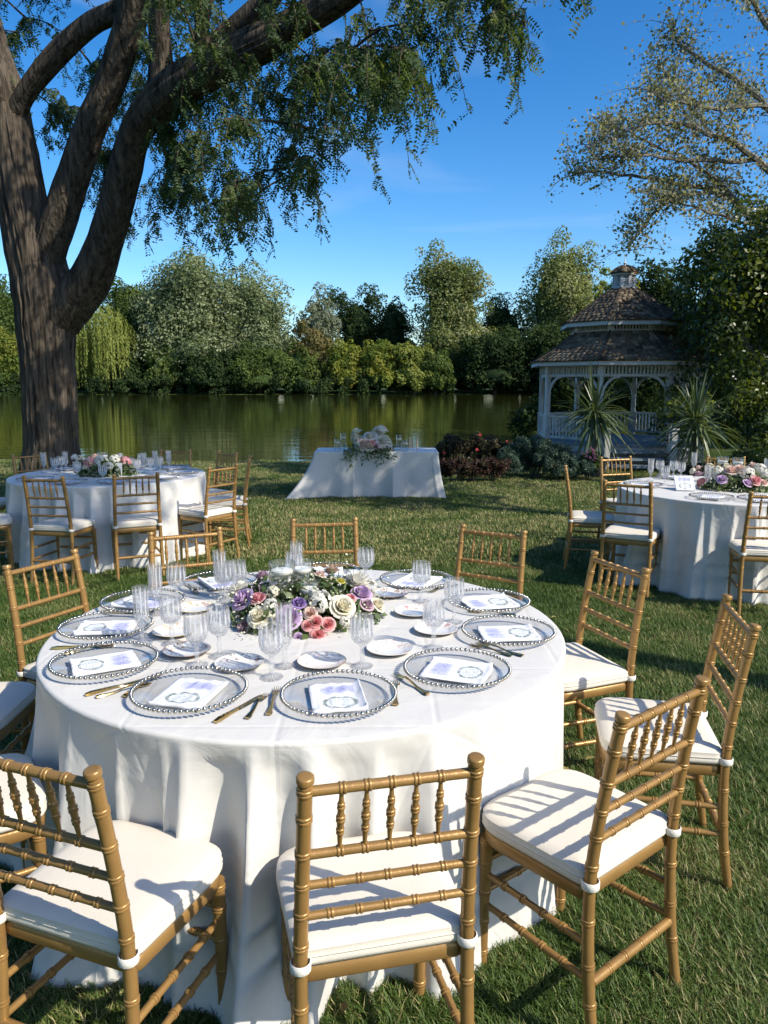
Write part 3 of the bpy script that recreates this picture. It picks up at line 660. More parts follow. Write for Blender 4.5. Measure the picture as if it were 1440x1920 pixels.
    lob = [(tuple(Vector((x, y, z)) - base), (r, r, r * .6)) for x, y, z, r in [(-4.5, 8.6, 9.2, 2.2), (-2.0, 7.8, 9.4, 2.2), (.3, 7.6, 9.0, 2.0), (-7.2, 9.6, 9.0, 2.4), (-5.5, 12.8, 9.6, 2.6), (-2.4, 11.4, 10.2, 2.4), (-8.5, 13, 8.6, 2.4), (3.2, 10.6, 9.6, 1.9), (1.2, 9.4, 9.6, 1.9), (5.0, 11.6, 9.4, 1.5)]]
    V, Q, TT = crown_leaves(lob, 20000, .12, rg, nl=200, lump=.34); link('crown', np_mesh('crown', V, Q, m, TT), o)
big_tree()
# ================================================================== trees on the gazebo side
def broad_tree(name, label, base, lobes, n, size, lm, trunk, branches, seed, nl=None, lump=.3, group=None, shell=(.5, 1.08), up=.3):
    rg = np.random.default_rng(seed); o = thing(name, label, 'tree', base, 0, group); tr = MB()
    for pts, r0, r1 in trunk: limb(tr, pts, r0, r1, 12, .06, 5)
    tr.build('trunk', M['bark_grey'], o)
    if branches:
        b = MB()
        for pts, r0, r1 in branches: limb(b, pts, r0, r1, 6, .08, 5)
        b.build('branchwork', M['bark_grey'], o)
    V, Q, T = crown_leaves(lobes, n, size, rg, lump=lump, nl=nl, shell=shell, up=up); link('crown', np_mesh('crown', V, Q, lm, T), o); return o
lm_dark = leafmat('leaf_glossy_dark', (.016, .036, .009), (.060, .092, .016), .35, c3=(.20, .23, .032), rough=.38, spec=.6)
gd = lambda x, y: Vector((x, y, gz(x, y)))
b0 = gd(8.75, 16.2)
def rel(b, *pts): return [tuple(Vector(p) - b) for p in pts]
broad_tree('mulberry_tree', 'dense dark leafy tree crowding the gazebo roof', b0,
    [((0, 0, 3.0), (2.6, 2.4, 3.2)), ((-1.9, -.2, 2.2), (1.3, 1.4, 2.0)), ((-1.5, 0, 4.0), (1.3, 1.4, 1.2)), ((.8, 0, 5.6), (2.0, 1.8, 1.6)), ((-2.5, -.6, 1.0), (1.1, 1.2, 1.2)), ((-.6, -1.5, 1.2), (1.6, 1.2, 1.5))],
    60000, .105, lm_dark, [([(0, 0, -.2), (.1, 0, 1.2), (0, .1, 3.4), (.4, 0, 5)], .24, .08)], [([(0, 0, 1.0), (-1.0, 0, 2.2), (-1.9, -.2, 3.2)], .1, .03), ([(0, 0, 1.6), (-.5, -.8, 2.8), (-.8, -1.3, 3.5)], .08, .03)], 21, nl=150)
b1 = gd(8.1, 14.6)
broad_tree('evergreen_shrub', 'dark evergreen shrub beside the shaded spiky plant', b1,
    [((0, 0, 1.0), (1.6, 1.3, 1.1)), ((-.9, -.2, .6), (.9, .9, .7)), ((1.0, 0, 1.3), (1.2, 1.2, 1.2))], 16000, .08, lm_dark,
    [([(0, 0, -.1), (0, 0, .9)], .07, .03)], [], 23, nl=80)
for i, (x, y, r, h, lb) in enumerate([(6.3, 25.6, 2.0, 3.6, 'dark thicket shrub directly behind the gazebo on the bank'), (9.2, 24.5, 2.2, 4.4, 'tall dark thicket shrub behind the gazebo, mulberry side'), (12.2, 22, 2.4, 4.5, 'dark thicket shrub under the poplar')]):
    broad_tree('thicket_shrub', lb, gd(x, y), [((0, 0, h * .48), (r, r * .8, h * .5)), ((-r * .5, 0, h * .3), (r * .7, r * .6, h * .32)), ((r * .5, 0, h * .32), (r * .7, r * .6, h * .34))], 7000, .16, LM['dark'],
        [([(0, 0, -.2), (0, 0, h * .6)], .09, .03)], [], 200 + i, nl=60, group='thicket on the bank behind the gazebo', shell=(.3, 1.05))
# silvery sparse tree reaching over the mulberry
def silver_tree():
    rg = np.random.default_rng(31); b = gd(14.6, 23.5); Y = 23.5
    o = thing('silver_poplar', 'tall sparse poplar with silvery leaves against the sky', 'tree', b); L = lambda x, y, Yq=Y: at(x, y, Yq) - b
    tr = MB(); limb(tr, [(0, 0, -.3), (-.1, 0, 2.5), L(1520, 300), L(1540, 60), L(1530, -200)], .42, .16, 16, .08, 6); tr.build('trunk', M['bark_grey'], o)
    brs = MB(); ends = []
    main = [[(1530, 560), (1400, 400), (1340, 360), (1240, 338), (1130, 325), (1065, 330)], [(1530, 420), (1420, 300), (1330, 250), (1230, 230), (1110, 272)],
            [(1535, 330), (1440, 200), (1350, 130), (1280, 90), (1265, 50)], [(1535, 200), (1450, 60), (1380, -20), (1300, -30)], [(1340, 360), (1260, 370), (1210, 420), (1180, 470)],
            [(1535, 480), (1440, 430), (1330, 400), (1240, 370)], [(1420, 300), (1300, 300), (1190, 290), (1120, 300)], [(1440, 200), (1340, 200), (1250, 190), (1215, 170)],
            [(1540, 120), (1470, 0), (1420, -120)], [(1540, 300), (1640, 180), (1720, 60)], [(1535, 480), (1650, 400), (1760, 330)], [(1330, 250), (1270, 170), (1240, 120)], [(1400, 400), (1330, 330), (1210, 260), (1140, 240)]]
    nodes = []
    for i, ch in enumerate(main):
        yy = Y + rg.uniform(-1.8, 1.2); n = len(ch); pts = [L(x, y, Y + (yy - Y) * min(1, k / max(1, n - 2))) for k, (x, y) in enumerate(ch)]
        path = limb(brs, pts, .11 if i < 4 else .07, .015, 6, .10, 6); nodes += path[3:]
        ends += path[len(path) // 3:]
    P = []
    for _ in range(760):
        s = nodes[rg.integers(len(nodes))]; d = Vector((rg.normal() - .25, rg.normal() * 1.0, rg.normal() * .7 + .4)); ln = rg.uniform(.4, 1.35); d.normalize()
        e = s + d * ln + Vector((0, 0, -.1 * ln))
        pp = limb(brs, [s, s + d * ln * .5 + Vector((0, 0, .05)), e], .013, .004, 4, 0, 3); 
        for q in pp[1:]:
            for k in range(rg.integers(3, 6)): P.append(np.array(q) + rg.normal(size=3) * .14)
    brs.build('branchwork', M['bark_grey'], o)
    P = np.array(P); N = rg.normal(size=P.shape); N /= np.linalg.norm(N, axis=1)[:, None]
    V, Q, T = leaf_quads(P, N, .098, rg, .8); m = leafmat('leaf_silver_poplar', (.10, .11, .065), (.26, .26, .18), .35, c3=(.38, .36, .26), rough=.65, spec=.15)
    link('crown', np_mesh('crown', V, Q, m, T), o)
silver_tree()
# tall trees standing beyond the edge of the view whose shade dapples the gazebo, the sweetheart table and the lake end of the lawn
lm_shade = leafmat('leaf_shade_tree', (.022, .045, .012), (.06, .085, .022), .3)
b3 = gd(7.0, 6.9)
broad_tree('shade_tree', 'open crowned tree dappling the sweetheart table', b3, [((.2, .6, 7.4), (2.5, 1.9, 2.0)), ((-.6, 1.0, 6.4), (1.7, 1.4, 1.2)), ((-2.1, .1, 8.3), (1.7, 1.5, 1.1)), ((2.2, .8, 8.0), (1.8, 1.6, 1.3))], 3200, .22, lm_shade,
    [([(0, 0, -.3), (0, 0, 3), (.2, .4, 7)], .26, .09)], [([(0, 0, 4), (-1.0, 1.0, 6.5)], .09, .03), ([(0, 0, 4.5), (1.3, .9, 7.5)], .09, .03)], 43, nl=60, group='shade trees beyond the gazebo side of the lawn')
# unseen trees added behind and beside the camera to block blue sky light
for i, (x, y, h, r, lb) in enumerate([(-13, -3, 11, 4.5, 'added sky-blocking tree at the open end of the lawn, trunk side'), (-8, -13, 13, 5.5, 'tall added sky-blocking tree behind the lavender-rose table, trunk side'), (0, -16, 12, 5, 'added sky-blocking tree straight behind the lavender-rose table'), (8, -19, 13, 5.5, 'tall added sky-blocking tree behind the lavender-rose table, gazebo side'), (-16, 7, 11, 4.5, 'added sky-blocking tree beyond the trunk side of the tree-side table'), (21, 2, 10, 4.5, 'added sky-blocking tree beyond the gazebo-side table'), (19, 10, 10, 4, 'added sky-blocking tree beyond the evergreen shrub')]):
    broad_tree('sky_block_tree', lb, gd(x, y), [((0, 0, h * .58), (r, r, h * .42)), ((r * .4, 0, h * .4), (r * .6, r * .6, h * .3)), ((-r * .4, r * .2, h * .42), (r * .6, r * .6, h * .3))], 5200, .5, lm_shade,
        [([(0, 0, -.3), (0, 0, h * .3), (.2, 0, h * .7)], .35, .1)], [([(0, 0, h * .3), (r * .4, 0, h * .5)], .12, .04)], 140 + i, nl=90, group='unseen trees added to block sky light')
broad_tree('shade_tree', 'spreading tree shading the lake end of the lawn', gd(9.2, 10.5), [((-.6, .3, 8.6), (2.4, 2.0, 1.6)), ((1.0, .8, 9.6), (2.2, 2.0, 1.4)), ((-1.6, 1.4, 9.6), (1.6, 1.5, 1.1))], 9000, .2, lm_shade,
    [([(0, 0, -.3), (0, 0, 3), (.1, .2, 8)], .26, .09)], [([(0, 0, 5), (-1.0, .4, 8)], .09, .03)], 47, nl=60, group='shade trees beyond the gazebo side of the lawn')
b4 = gd(6.2, 1.5)
broad_tree('shade_tree', 'light crowned tree dappling the tree-side table', b4, [((-1.2, 1.4, 8.2), (1.9, 1.6, 1.5))], 2400, .2, lm_shade,
    [([(0, 0, -.3), (0, 0, 3), (-.3, .4, 7)], .22, .07)], [([(0, 0, 5), (-.8, .9, 7.6)], .07, .02)], 45, nl=34, group='shade trees beyond the gazebo side of the lawn')
# ================================================================== gazebo
def shingle_mat():
    m, t, p = mat('weathered_cedar_shingle'); p.inputs['Roughness'].default_value = .9; p.inputs['Specular IOR Level'].default_value = .15
    a = node(t, 'ShaderNodeAttribute', attribute_name='tint'); r = node(t, 'ShaderNodeValToRGB'); e = r.color_ramp.elements
    e[0].color = (.055, .044, .033, 1); e[1].color = (.27, .218, .155, 1); x = e.new(.55); x.color = (.140, .110, .078, 1)
    t.links.new(a.outputs['Fac'], r.inputs[0])
    co = node(t, 'ShaderNodeTexCoord'); n = node(t, 'ShaderNodeTexNoise', Scale=5, Detail=8); t.links.new(co.outputs['Object'], n.inputs['Vector'])
    mx_ = node(t, 'ShaderNodeMixRGB', blend_type='MULTIPLY'); mx_.inputs[0].default_value = .7; t.links.new(r.outputs[0], mx_.inputs[1]); t.links.new(n.outputs[0], mx_.inputs[2])
    g = node(t, 'ShaderNodeMixRGB', blend_type='ADD'); g.inputs[0].default_value = .6; t.links.new(mx_.outputs[0], g.inputs[1]); t.links.new(mx_.outputs[0], g.inputs[2])
    t.links.new(g.outputs[0], p.inputs['Base Color']); return m
M['shingle'] = shingle_mat()
def gazebo():
    rg = np.random.default_rng(8); c = gd(5.50, 18.25)
    o = thing('gazebo', 'white octagonal gazebo with two tiered brown shingle roof and cupola by the lake', 'gazebo', c, R(-6))
    WP = M['white_paint']; A8 = [R(-90 - 22.5 + 45 * k) for k in range(9)]     # face 0 looks towards the lawn
    P8 = lambda r, z, k: Vector((r * math.cos(A8[k % 8]), r * math.sin(A8[k % 8]), z))
    FL = .50
    MB().prism([(1.98 * math.cos(A8[k]), 1.98 * math.sin(A8[k])) for k in range(8)], FL - .06, FL).build('floor', M['deck'], o, False)
    for k in range(8):                                        # skirt: rim board and crossed lattice
        a, b = P8(1.93, 0, k), P8(1.93, 0, k + 1); mb = MB()
        mb.bar(a + Vector((0, 0, FL - .12)), b + Vector((0, 0, FL - .12)), .03, .11); mb.bar(a + Vector((0, 0, .03)), b + Vector((0, 0, .03)), .03, .08)
        d = (b - a); L = d.length; d.normalize(); nrm = Vector((d.y, -d.x, 0)); s = -.3
        while s < L:
            for sg, of in ((1, .0), (-1, .012)):
                x0 = s if sg > 0 else s + .3; x1 = s + .3 if sg > 0 else s
                q0 = max(0, min(L, x0)); q1 = max(0, min(L, x1))
                if abs(q1 - q0) > .05:
                    z0 = .07 + .3 * (q0 - x0) / (x1 - x0); z1 = .07 + .3 * (q1 - x0) / (x1 - x0)
                    mb.bar(a + d * q0 + Vector((0, 0, z0)) + nrm * of, a + d * q1 + Vector((0, 0, z1)) + nrm * of, .028, .010)
            s += .085
        mb.build('lattice_skirt', WP, o, False)
    for k in range(8):
        p = P8(1.85, 0, k); mb = MB(); mb.box((p.x, p.y, FL + .83), (.10, .10, 1.66), A8[k]); mb.box((p.x, p.y, FL + .28), (.125, .125, .56), A8[k]); mb.box((p.x, p.y, FL + .57), (.15, .15, .025), A8[k]); mb.box((p.x, p.y, FL + 1.55), (.13, .13, .03), A8[k])
        post = mb.build('post', WP, o, False)
        for j in (1, -1):                                     # curved brackets either side
            q = P8(1.85, 0, k + j); d = (q - p).normalized(); br = MB(); pts = []
            for i in range(9):
                t = i / 8; a = t * math.pi / 2; pts.append(p + d * (.05 + .36 * (1 - math.cos(a))) + Vector((0, 0, FL + 1.02 + .42 * math.sin(a))))
            for i in range(8): br.bar(pts[i], pts[i + 1], .035, .05)
            br.build('bracket', WP, o, False)
    for k in range(8):                                        # frieze of spindles under the eave, beams, railings
        a, b = P8(1.85, 0, k), P8(1.85, 0, k + 1); d = b - a; L = d.length; mb = MB()
        mb.bar(a + Vector((0, 0, FL + 1.46)), b + Vector((0, 0, FL + 1.46)), .05, .05); mb.bar(a + Vector((0, 0, FL + 1.70)), b + Vector((0, 0, FL + 1.70)), .07, .08)
        n = 19
        for i in range(1, n): q = a + d * (i / n); mb.box((q.x, q.y, FL + 1.575), (.032, .032, .18), A8[k])
        mb.build('frieze', WP, o, False)
        if k == 0: continue
        rl = MB(); rl.bar(a + Vector((0, 0, FL + .55)), b + Vector((0, 0, FL + .55)), .09, .04); rl.bar(a + Vector((0, 0, FL + .09)), b + Vector((0, 0, FL + .09)), .05, .05)
        for i in range(1, 15): q = a + d * (i / 15); rl.box((q.x, q.y, FL + .32), (.034, .034, .42), A8[k] + R(22.5))
        rl.build('railing', WP, o, False)
    # steps with side rails at the open face
    for i in range(3):
        z = FL * (3 - i) / 4; y = -(1.80 + .28 * i + .06)
        st = MB(); st.box((0, y - .12, z - .02), (1.15, .31, .045)); st.box((0, y + .02, z / 2 - .03), (1.11, .02, z - .04)); st.build('step', M['deck'], o, False)
    for sx in (-1, 1):
        r_ = MB(); r_.box((sx * .66, -2.55, .42), (.11, .11, .88)); r_.box((sx * .66, -2.55, .875), (.15, .15, .03)); r_.bar((sx * .66, -1.86, 1.04), (sx * .66, -2.5, .74), .06, .05); r_.bar((sx * .66, -1.86, .62), (sx * .66, -2.5, .30), .04, .04)
        for i in range(1, 6): t = i / 6; r_.bar((sx * .66, -1.86 - .64 * t, .62 - .32 * t), (sx * .66, -1.86 - .64 * t, 1.03 - .3 * t), .03, .03)
        r_.build('stair_rail', WP, o, False)
    def roof(prof, courses, name):
        """prof: list of (radius,height) from eave to top; shingles laid in courses on 8 faces"""
        zs = [q[1] for q in prof]; rs = [q[0] for q in prof]; ln = [0]
        for i in range(1, len(prof)): ln.append(ln[-1] + math.hypot(rs[i] - rs[i - 1], zs[i] - zs[i - 1]))
        f = lambda s: (float(np.interp(s, ln, rs)), float(np.interp(s, ln, zs)))
        deck = MB()
        for k in range(8):
            for i in range(len(prof) - 1): deck.add([P8(rs[i], zs[i] - .02, k), P8(rs[i], zs[i] - .02, k + 1), P8(rs[i + 1], zs[i + 1] - .02, k + 1), P8(rs[i + 1], zs[i + 1] - .02, k)], [(0, 1, 2, 3)])
        deck.build(name, M['dark_wood'], o, False)
        step = ln[-1] / courses
        for k in range(8):
            V = []; Q = []; T = []
            for j in range(courses):
                s0 = j * step; s1 = min(ln[-1], s0 + step * 1.35); r0, z0 = f(s0); r1, z1 = f(s1); a0, b0_, a1, b1_ = P8(r0, z0, k), P8(r0, z0, k + 1), P8(r1, z1, k), P8(r1, z1, k + 1)
                nrm = (b0_ - a0).cross(a1 - a0).normalized(); L = (b0_ - a0).length; u = 0; row = rg.uniform(-.12, .12)
                while u < L:
                    wd = rg.uniform(.09, .17); v = min(L, u + wd - .006)
                    th = rg.uniform(.014, .026); drop = rg.uniform(-.018, .012)
                    if v - u > .02:
                        t0, t1 = u / L, v / L; dn = (a0 - a1).normalized() * drop
                        q = [a0.lerp(b0_, t0) + dn, a0.lerp(b0_, t1) + dn, a1.lerp(b1_, t1), a1.lerp(b1_, t0)]
                        top = [q[0] + nrm * th, q[1] + nrm * th, q[2] + nrm * .004, q[3] + nrm * .004]; n0 = len(V); V += [tuple(x) for x in q + top]
                        Q += [(n0 + 4, n0 + 5, n0 + 6, n0 + 7), (n0, n0 + 1, n0 + 5, n0 + 4), (n0, n0 + 4, n0 + 7, n0 + 3), (n0 + 1, n0 + 2, n0 + 6, n0 + 5)]; T += [float(np.clip(rg.normal(.5 + row, .22), 0, 1))] * 8
                    u += wd
            link('shingles', np_mesh('shingles', V, Q, M['shingle'], T), o)['kind'] = 'stuff'
        rd = MB()
        for k in range(8): MB().tube([P8(rs[i] + .004, zs[i] + .012, k) for i in range(len(prof))], .022, 5).build('hip_ridge', M['shingle'], o, False)
    LOW = [(2.16, 2.27), (1.75, 2.50), (1.42, 2.72), (1.16, 2.93)]
    roof(LOW, 10, 'lower_roof')
    UP = [(1.44, 3.14), (1.12, 3.34), (.80, 3.56), (.50, 3.79), (.27, 3.93)]
    roof(UP, 13, 'upper_roof')
    for nm, r, z, h, sf in (('fascia', 2.12, 2.215, .085, 1.8), ('upper_fascia', 1.41, 3.085, .09, 1.12)):
        fs = MB()
        for k in range(8): fs.bar(P8(r, z, k), P8(r, z, k + 1), .03, h)
        fs.build(nm, WP, o, False); so = MB(); so.add([P8(r - .01, z + .02, k) for k in range(8)] + [P8(sf, z + .02, k) for k in range(8)], [(k, 8 + k, 8 + (k + 1) % 8, (k + 1) % 8) for k in range(8)]); so.build('soffit', WP, o, False)
    for k in range(8):                                        # drum between the roofs: posts, rails, slats
        a, b = P8(1.14, 0, k), P8(1.14, 0, k + 1); d = b - a; mb = MB()
        mb.bar(a + Vector((0, 0, 2.92)), b + Vector((0, 0, 2.92)), .05, .07); mb.bar(a + Vector((0, 0, 3.07)), b + Vector((0, 0, 3.07)), .05, .05); mb.box((a.x, a.y, 3.0), (.09, .09, .2), A8[k])
        for i in range(1, 13): q = a + d * (i / 13); mb.box((q.x, q.y, 3.0), (.03, .03, .13), A8[k] + R(22.5))
        mb.build('drum_slats', WP, o, False)
    cp = MB(); cp.prism([(.30 * math.cos(A8[k]), .30 * math.sin(A8[k])) for k in range(8)], 3.86, 3.97)
    for k in range(8): a = P8(.225, 0, k); cp.bar(a + Vector((0, 0, 3.97)), P8(.225, 4.24, k), .06, .06)
    cp.prism([(.29 * math.cos(A8[k]), .29 * math.sin(A8[k])) for k in range(8)], 4.22, 4.27)
    cu = cp.build('cupola', WP, o, False)
    for k in range(8):
        lv = MB(); a, b = P8(.225, 0, k), P8(.225, 0, k + 1)
        for i in range(6): lv.bar(a + Vector((0, 0, 4.0 + .04 * i)), b + Vector((0, 0, 4.0 + .04 * i)), .03, .012)
        lv.build('louvre', WP, cu, False)
    roof([(.31, 4.27), (.22, 4.36), (.06, 4.43)], 3, 'cupola_roof')
    MB().lathe([(.001, 4.41), (.045, 4.42), (.02, 4.46), (.04, 4.50), (.012, 4.53), (.008, 4.62), (.001, 4.66)], 10).build('finial', WP, o)
gazebo()
# ================================================================== garden bed in front of the gazebo
def spiky_plant(label, px, py, Y, R_, n, seed, lm):
    rg = np.random.default_rng(seed); c = at(px, py, Y); g = gz(c.x, Y); o = thing('spiky_plant', label, 'plant', (c.x, Y, g), 0, 'spiky plants either side of the gazebo steps')
    h = c.z - g
    MB().lathe([(.0, 0), (.22, 0), (.27, .30), (.29, .31), (.29, .34), (.25, .34), (.24, .30), (0, .30)], 20).build('planter', M['pot'], o)
    MB().tube([(0, 0, .25), (.02, 0, h * .6), (0, 0, h)], [.05, .045, .04], 8).build('stem', M['bark_grey'], o)
    for k in range(n):
        a = rg.uniform(0, 6.28); el = R(rg.uniform(-35, 85)) if k % 4 else R(rg.uniform(-80, 20)); L = R_ * rg.uniform(.75, 1.15); d = Vector((math.cos(a) * math.cos(el), math.sin(a) * math.cos(el), math.sin(el)))
        p = Vector((0, 0, h + rg.uniform(-.22, .08))); sd = d.cross(Vector((0, 0, 1))).normalized() if abs(d.z) < .99 else Vector((1, 0, 0)); V = []; m = 8; drp = rg.uniform(.2, .6) * L
        for i in range(m):
            t = i / (m - 1); q = p + d * L * t + Vector((0, 0, -drp * t ** 2.4 * max(.2, math.cos(el)))); wd = .030 * (1 - t) ** .6 * (.55 + min(1, t * 4) * .45) + .0012; up = sd.cross(d) * (wd * .5)
            V += [q - sd * wd + up, q, q + sd * wd + up]
        Q = [(3 * i + j, 3 * i + j + 1, 3 * i + j + 4, 3 * i + j + 3) for i in range(m - 1) for j in (0, 1)]
        link('leaf', np_mesh('leaf', [tuple(v) for v in V], Q, lm, np.full(len(V), rg.uniform()), True), o)
lm_spike = leafmat('leaf_spiky', (.055, .09, .036), (.17, .215, .115), .25, rough=.35, spec=.6)
spiky_plant('spiky fountain shaped plant catching light before the gazebo railing', 1116, 772, 14.9, .95, 125, 5, lm_spike)
spiky_plant('spiky fountain shaped plant in full shade beside the evergreen shrub', 1306, 790, 13.6, .88, 105, 6, lm_spike)
def shrub(name, label, px, y0, y1, Y, wid, dep, n, size, lm, seed, aspect=.5, stems=5, flowers=None, group=None, cat='shrub'):
    rg = np.random.default_rng(seed); X = at(px, y1, Y).x; g = gz(X, Y); h = at(px, y0, Y).z - g; o = thing(name, label, cat, (X, Y, g), 0, group)
    tr = MB()
    for k in range(stems): a = rg.uniform(0, 6.28); limb(tr, [(.05 * math.cos(a), .05 * math.sin(a), -.05), (wid * .2 * math.cos(a), dep * .2 * math.sin(a), h * .4), (wid * .36 * math.cos(a), dep * .36 * math.sin(a), h * .75)], .015, .004, 5)
    tr.build('stem_cluster', M['bark'], o)
    lobes = [((0, 0, h * .45), (wid * .46, dep * .46, h * .48))] + [((rg.uniform(-.36, .36) * wid, rg.uniform(-.3, .3) * dep, h * rg.uniform(.3, .68)), (wid * .2, dep * .25, h * .3)) for _ in range(6)]
    V, Q, T = crown_leaves(lobes, n, size, rg, nl=70, lump=.34, aspect=aspect); V[:, 2] = np.maximum(V[:, 2], .0); link('foliage', np_mesh('foliage', V, Q, lm, T), o)
    if flowers:
        fm, k, fs = flowers
        for i in range(k):
            l = lobes[rg.integers(len(lobes))]; d = rg.normal(size=3); d[2] = abs(d[2]); d[1] = -abs(d[1]); d /= np.linalg.norm(d); p = np.array(l[0]) + d * np.array(l[1])
            b = MB()
            for q in range(7): a = q * 2.4; r = fs * (.3 + .08 * q); b.add([(0, 0, 0), (r * math.cos(a - .5), r * math.sin(a - .5), fs * .35), (r * 1.2 * math.cos(a), r * 1.2 * math.sin(a), fs * .3), (r * math.cos(a + .5), r * math.sin(a + .5), fs * .35)], [(0, 1, 2, 3)])
            f = b.build('blossom', fm, o, True); f.location = p; f.rotation_euler = (R(50), 0, rg.uniform(-.5, .5))
    return o
lm_juni = leafmat('leaf_juniper', (.030, .060, .040), (.085, .135, .095), .1, rough=.6)
lm_barb = leafmat('leaf_barberry', (.020, .010, .008), (.065, .028, .020), .2, c3=(.055, .060, .022))
lm_rose = leafmat('leaf_rose_bush', (.024, .026, .014), (.066, .050, .026), .25, c3=(.075, .09, .032))
red_petal = simple('red_petals', (.42, .02, .025), .6); pink_petal = simple('pink_petals', (.65, .20, .26), .6)
shrub('juniper', 'spreading blue green juniper between the barberry hedge and the spiky plant', 1002, 815, 885, 14.5, 1.75, 1.1, 15000, .075, lm_juni, 51, .2)
shrub('juniper', 'low dark juniper mound at the foot of the lit spiky plant', 1058, 846, 893, 14.0, 1.05, .8, 7000, .07, lm_juni, 52, .2)
for i, (px, lb) in enumerate([(850, 'low clipped dark red barberry shrub at the sweetheart-table end of its row'), (888, 'low clipped dark red barberry shrub in the middle of its row'), (925, 'low clipped dark red barberry shrub at the juniper end of its row')]):
    shrub('barberry_shrub', lb, px, 853, 893, 13.9, .66, .55, 5200, .04, lm_barb, 60 + i, group='low barberry hedge')
for i, (px, y0, Y, wd, lb) in enumerate([(845, 802, 15.0, 1.15, 'loose red leaved rose bush behind the end of the barberry hedge by the sweetheart table'), (915, 806, 15.1, 1.15, 'loose red leaved rose bush behind the juniper end of the barberry hedge')]):
    shrub('rose_bush', lb, px, y0, 870, Y, wd, .7, 5200, .055, lm_rose, 70 + i, .55, 9, (red_petal, 5, .045), 'red rose bushes behind the barberry hedge')
shrub('geranium', 'small plant with pink blossoms under the lit spiky plant', 1104, 834, 868, 14.2, .42, .35, 900, .05, LM['green'], 80, .7, 4, (pink_petal, 16, .045), cat='flower plant')
shrub('dark_shrub', 'dark shrub filling the bank between gazebo and lake', 1010, 816, 850, 16.4, .8, .7, 2400, .07, lm_dark, 81)
shrub('dark_shrub', 'dark low shrub beside the gazebo steps', 1400, 838, 905, 12.6, 1.3, .8, 7500, .05, lm_dark, 82)
# stake light by the water and an insect in the sky
p = un(555, 872, gz(-1.9, 16.5)); o = thing('stake_light', 'slim garden stake with two small white globes near the waterline', 'garden light', p)
MB().tube([(0, 0, -.05), (0, 0, .30)], .006, 6).build('stake', M['steel'], o)
for z in (.14, .27): MB().lathe([(.001, -.028), (.02, -.02), (.028, 0), (.02, .02), (.001, .028)], 10, (0, 0, z)).build('globe', M['porcelain_white'], o)
q = at(949, 232, 7.5); o = thing('dragonfly', 'small dark flying insect in the blue sky', 'insect', q, R(20))
MB().tube([(-.035, 0, .004), (-.02, 0, 0), (.0, 0, .0), (.018, 0, .003), (.026, 0, .004)], [.002, .003, .005, .006, .004], 8).build('body', M['pot'], o)
for sy in (-1, 1): MB().add([(.004, 0, .004), (-.006, sy * .03, .022), (.004, sy * .042, .026), (.012, sy * .03, .018)], [(0, 1, 2, 3)]).build('wing', M['plate_glass'], o)
# ================================================================== chairs
def ringed(path, r, rings, n=10, amp=.0022, cap=None, ends=None):
    """bamboo turned rod: path polyline, double rings at given arc fractions"""
    pts = [Vector(p) for p in path]; cum = [0]
    for i in range(1, len(pts)): cum.append(cum[-1] + (pts[i] - pts[i - 1]).length)
    Lg = cum[-1]
    def pos(s):
        s = max(0, min(Lg, s))
        for i in range(1, len(pts)):
            if s <= cum[i] + 1e-9: return pts[i - 1].lerp(pts[i], (s - cum[i - 1]) / (cum[i] - cum[i - 1]))
        return pts[-1]
    rf = r if callable(r) else (lambda t: r)
    S = [(c, 0) for c in cum]
    for q in rings:
        s0 = q * Lg
        for off, k in ((-.0078, 0), (-.0066, .85), (-.0045, 1), (-.0020, .85), (-.0010, .0), (.0010, .0), (.0020, .85), (.0045, 1), (.0066, .85), (.0078, 0)): S.append((s0 + off, k))
    S = sorted(s for s in S if -1e-9 <= s[0] <= Lg + 1e-9); out = []
    for s in S:
        if not out or s[0] - out[-1][0] > .0004: out.append(s)
    P = [pos(s[0]) for s in out]; rad = [rf(s[0] / Lg) + amp * s[1] for s in out]
    if cap: 
        d = (pts[-1] - pts[-2]).normalized(); e = pts[-1]
        for off, rr in ((.001, rad[-1] - .003), (.007, rad[-1] - .003), (.0075, rad[-1] + .0025), (.019, rad[-1] + .0028), (.0215, rad[-1] + .001), (.0225, rad[-1] - .003)): P.append(e + d * off); rad.append(rr)
    mb = MB(); mb.tube(P, rad, n); return mb
def smoothpath(pts, seg=5):
    pts = [Vector(p) for p in pts]; path = []
    for i in range(len(pts) - 1):
        p0 = pts[max(i - 1, 0)]; p1 = pts[i]; p2 = pts[i + 1]; p3 = pts[min(i + 2, len(pts) - 1)]
        for k in range(seg): t = k / seg; path.append(.5 * ((2 * p1) + (p2 - p0) * t + (2 * p0 - 5 * p1 + 4 * p2 - p3) * t * t + (3 * p1 - p0 - 3 * p2 + p3) * t ** 3))
    return path + [pts[-1]]
def seat_outline(inset=0, n=7):
    cs = [((-.190, -.175), .03), ((.190, -.175), .03), ((.205, .195), .10), ((-.205, .195), .10)]; out = []
    m = len(cs)
    for i in range(m):
        p = Vector(cs[i][0]); r = cs[i][1]; a = (Vector(cs[i - 1][0]) - p).normalized(); b = (Vector(cs[(i + 1) % m][0]) - p).normalized()
        s = p + a * r; e = p + b * r
        for k in range(n + 1): t = k / n; out.append((s * (1 - t) ** 2 + p * 2 * t * (1 - t) + e * t * t))
    c = Vector((0, .01)); return [((q - c) * (1 - inset / .2) + c) for q in out]
def back_pt(sx, z):
    y = float(np.interp(z, [0, .2, .44, .65, .90], [-.225, -.196, -.185, -.203, -.243])); x = float(np.interp(z, [0, .44, .9], [.188, .184, .174])); return Vector((sx * x, y, z))
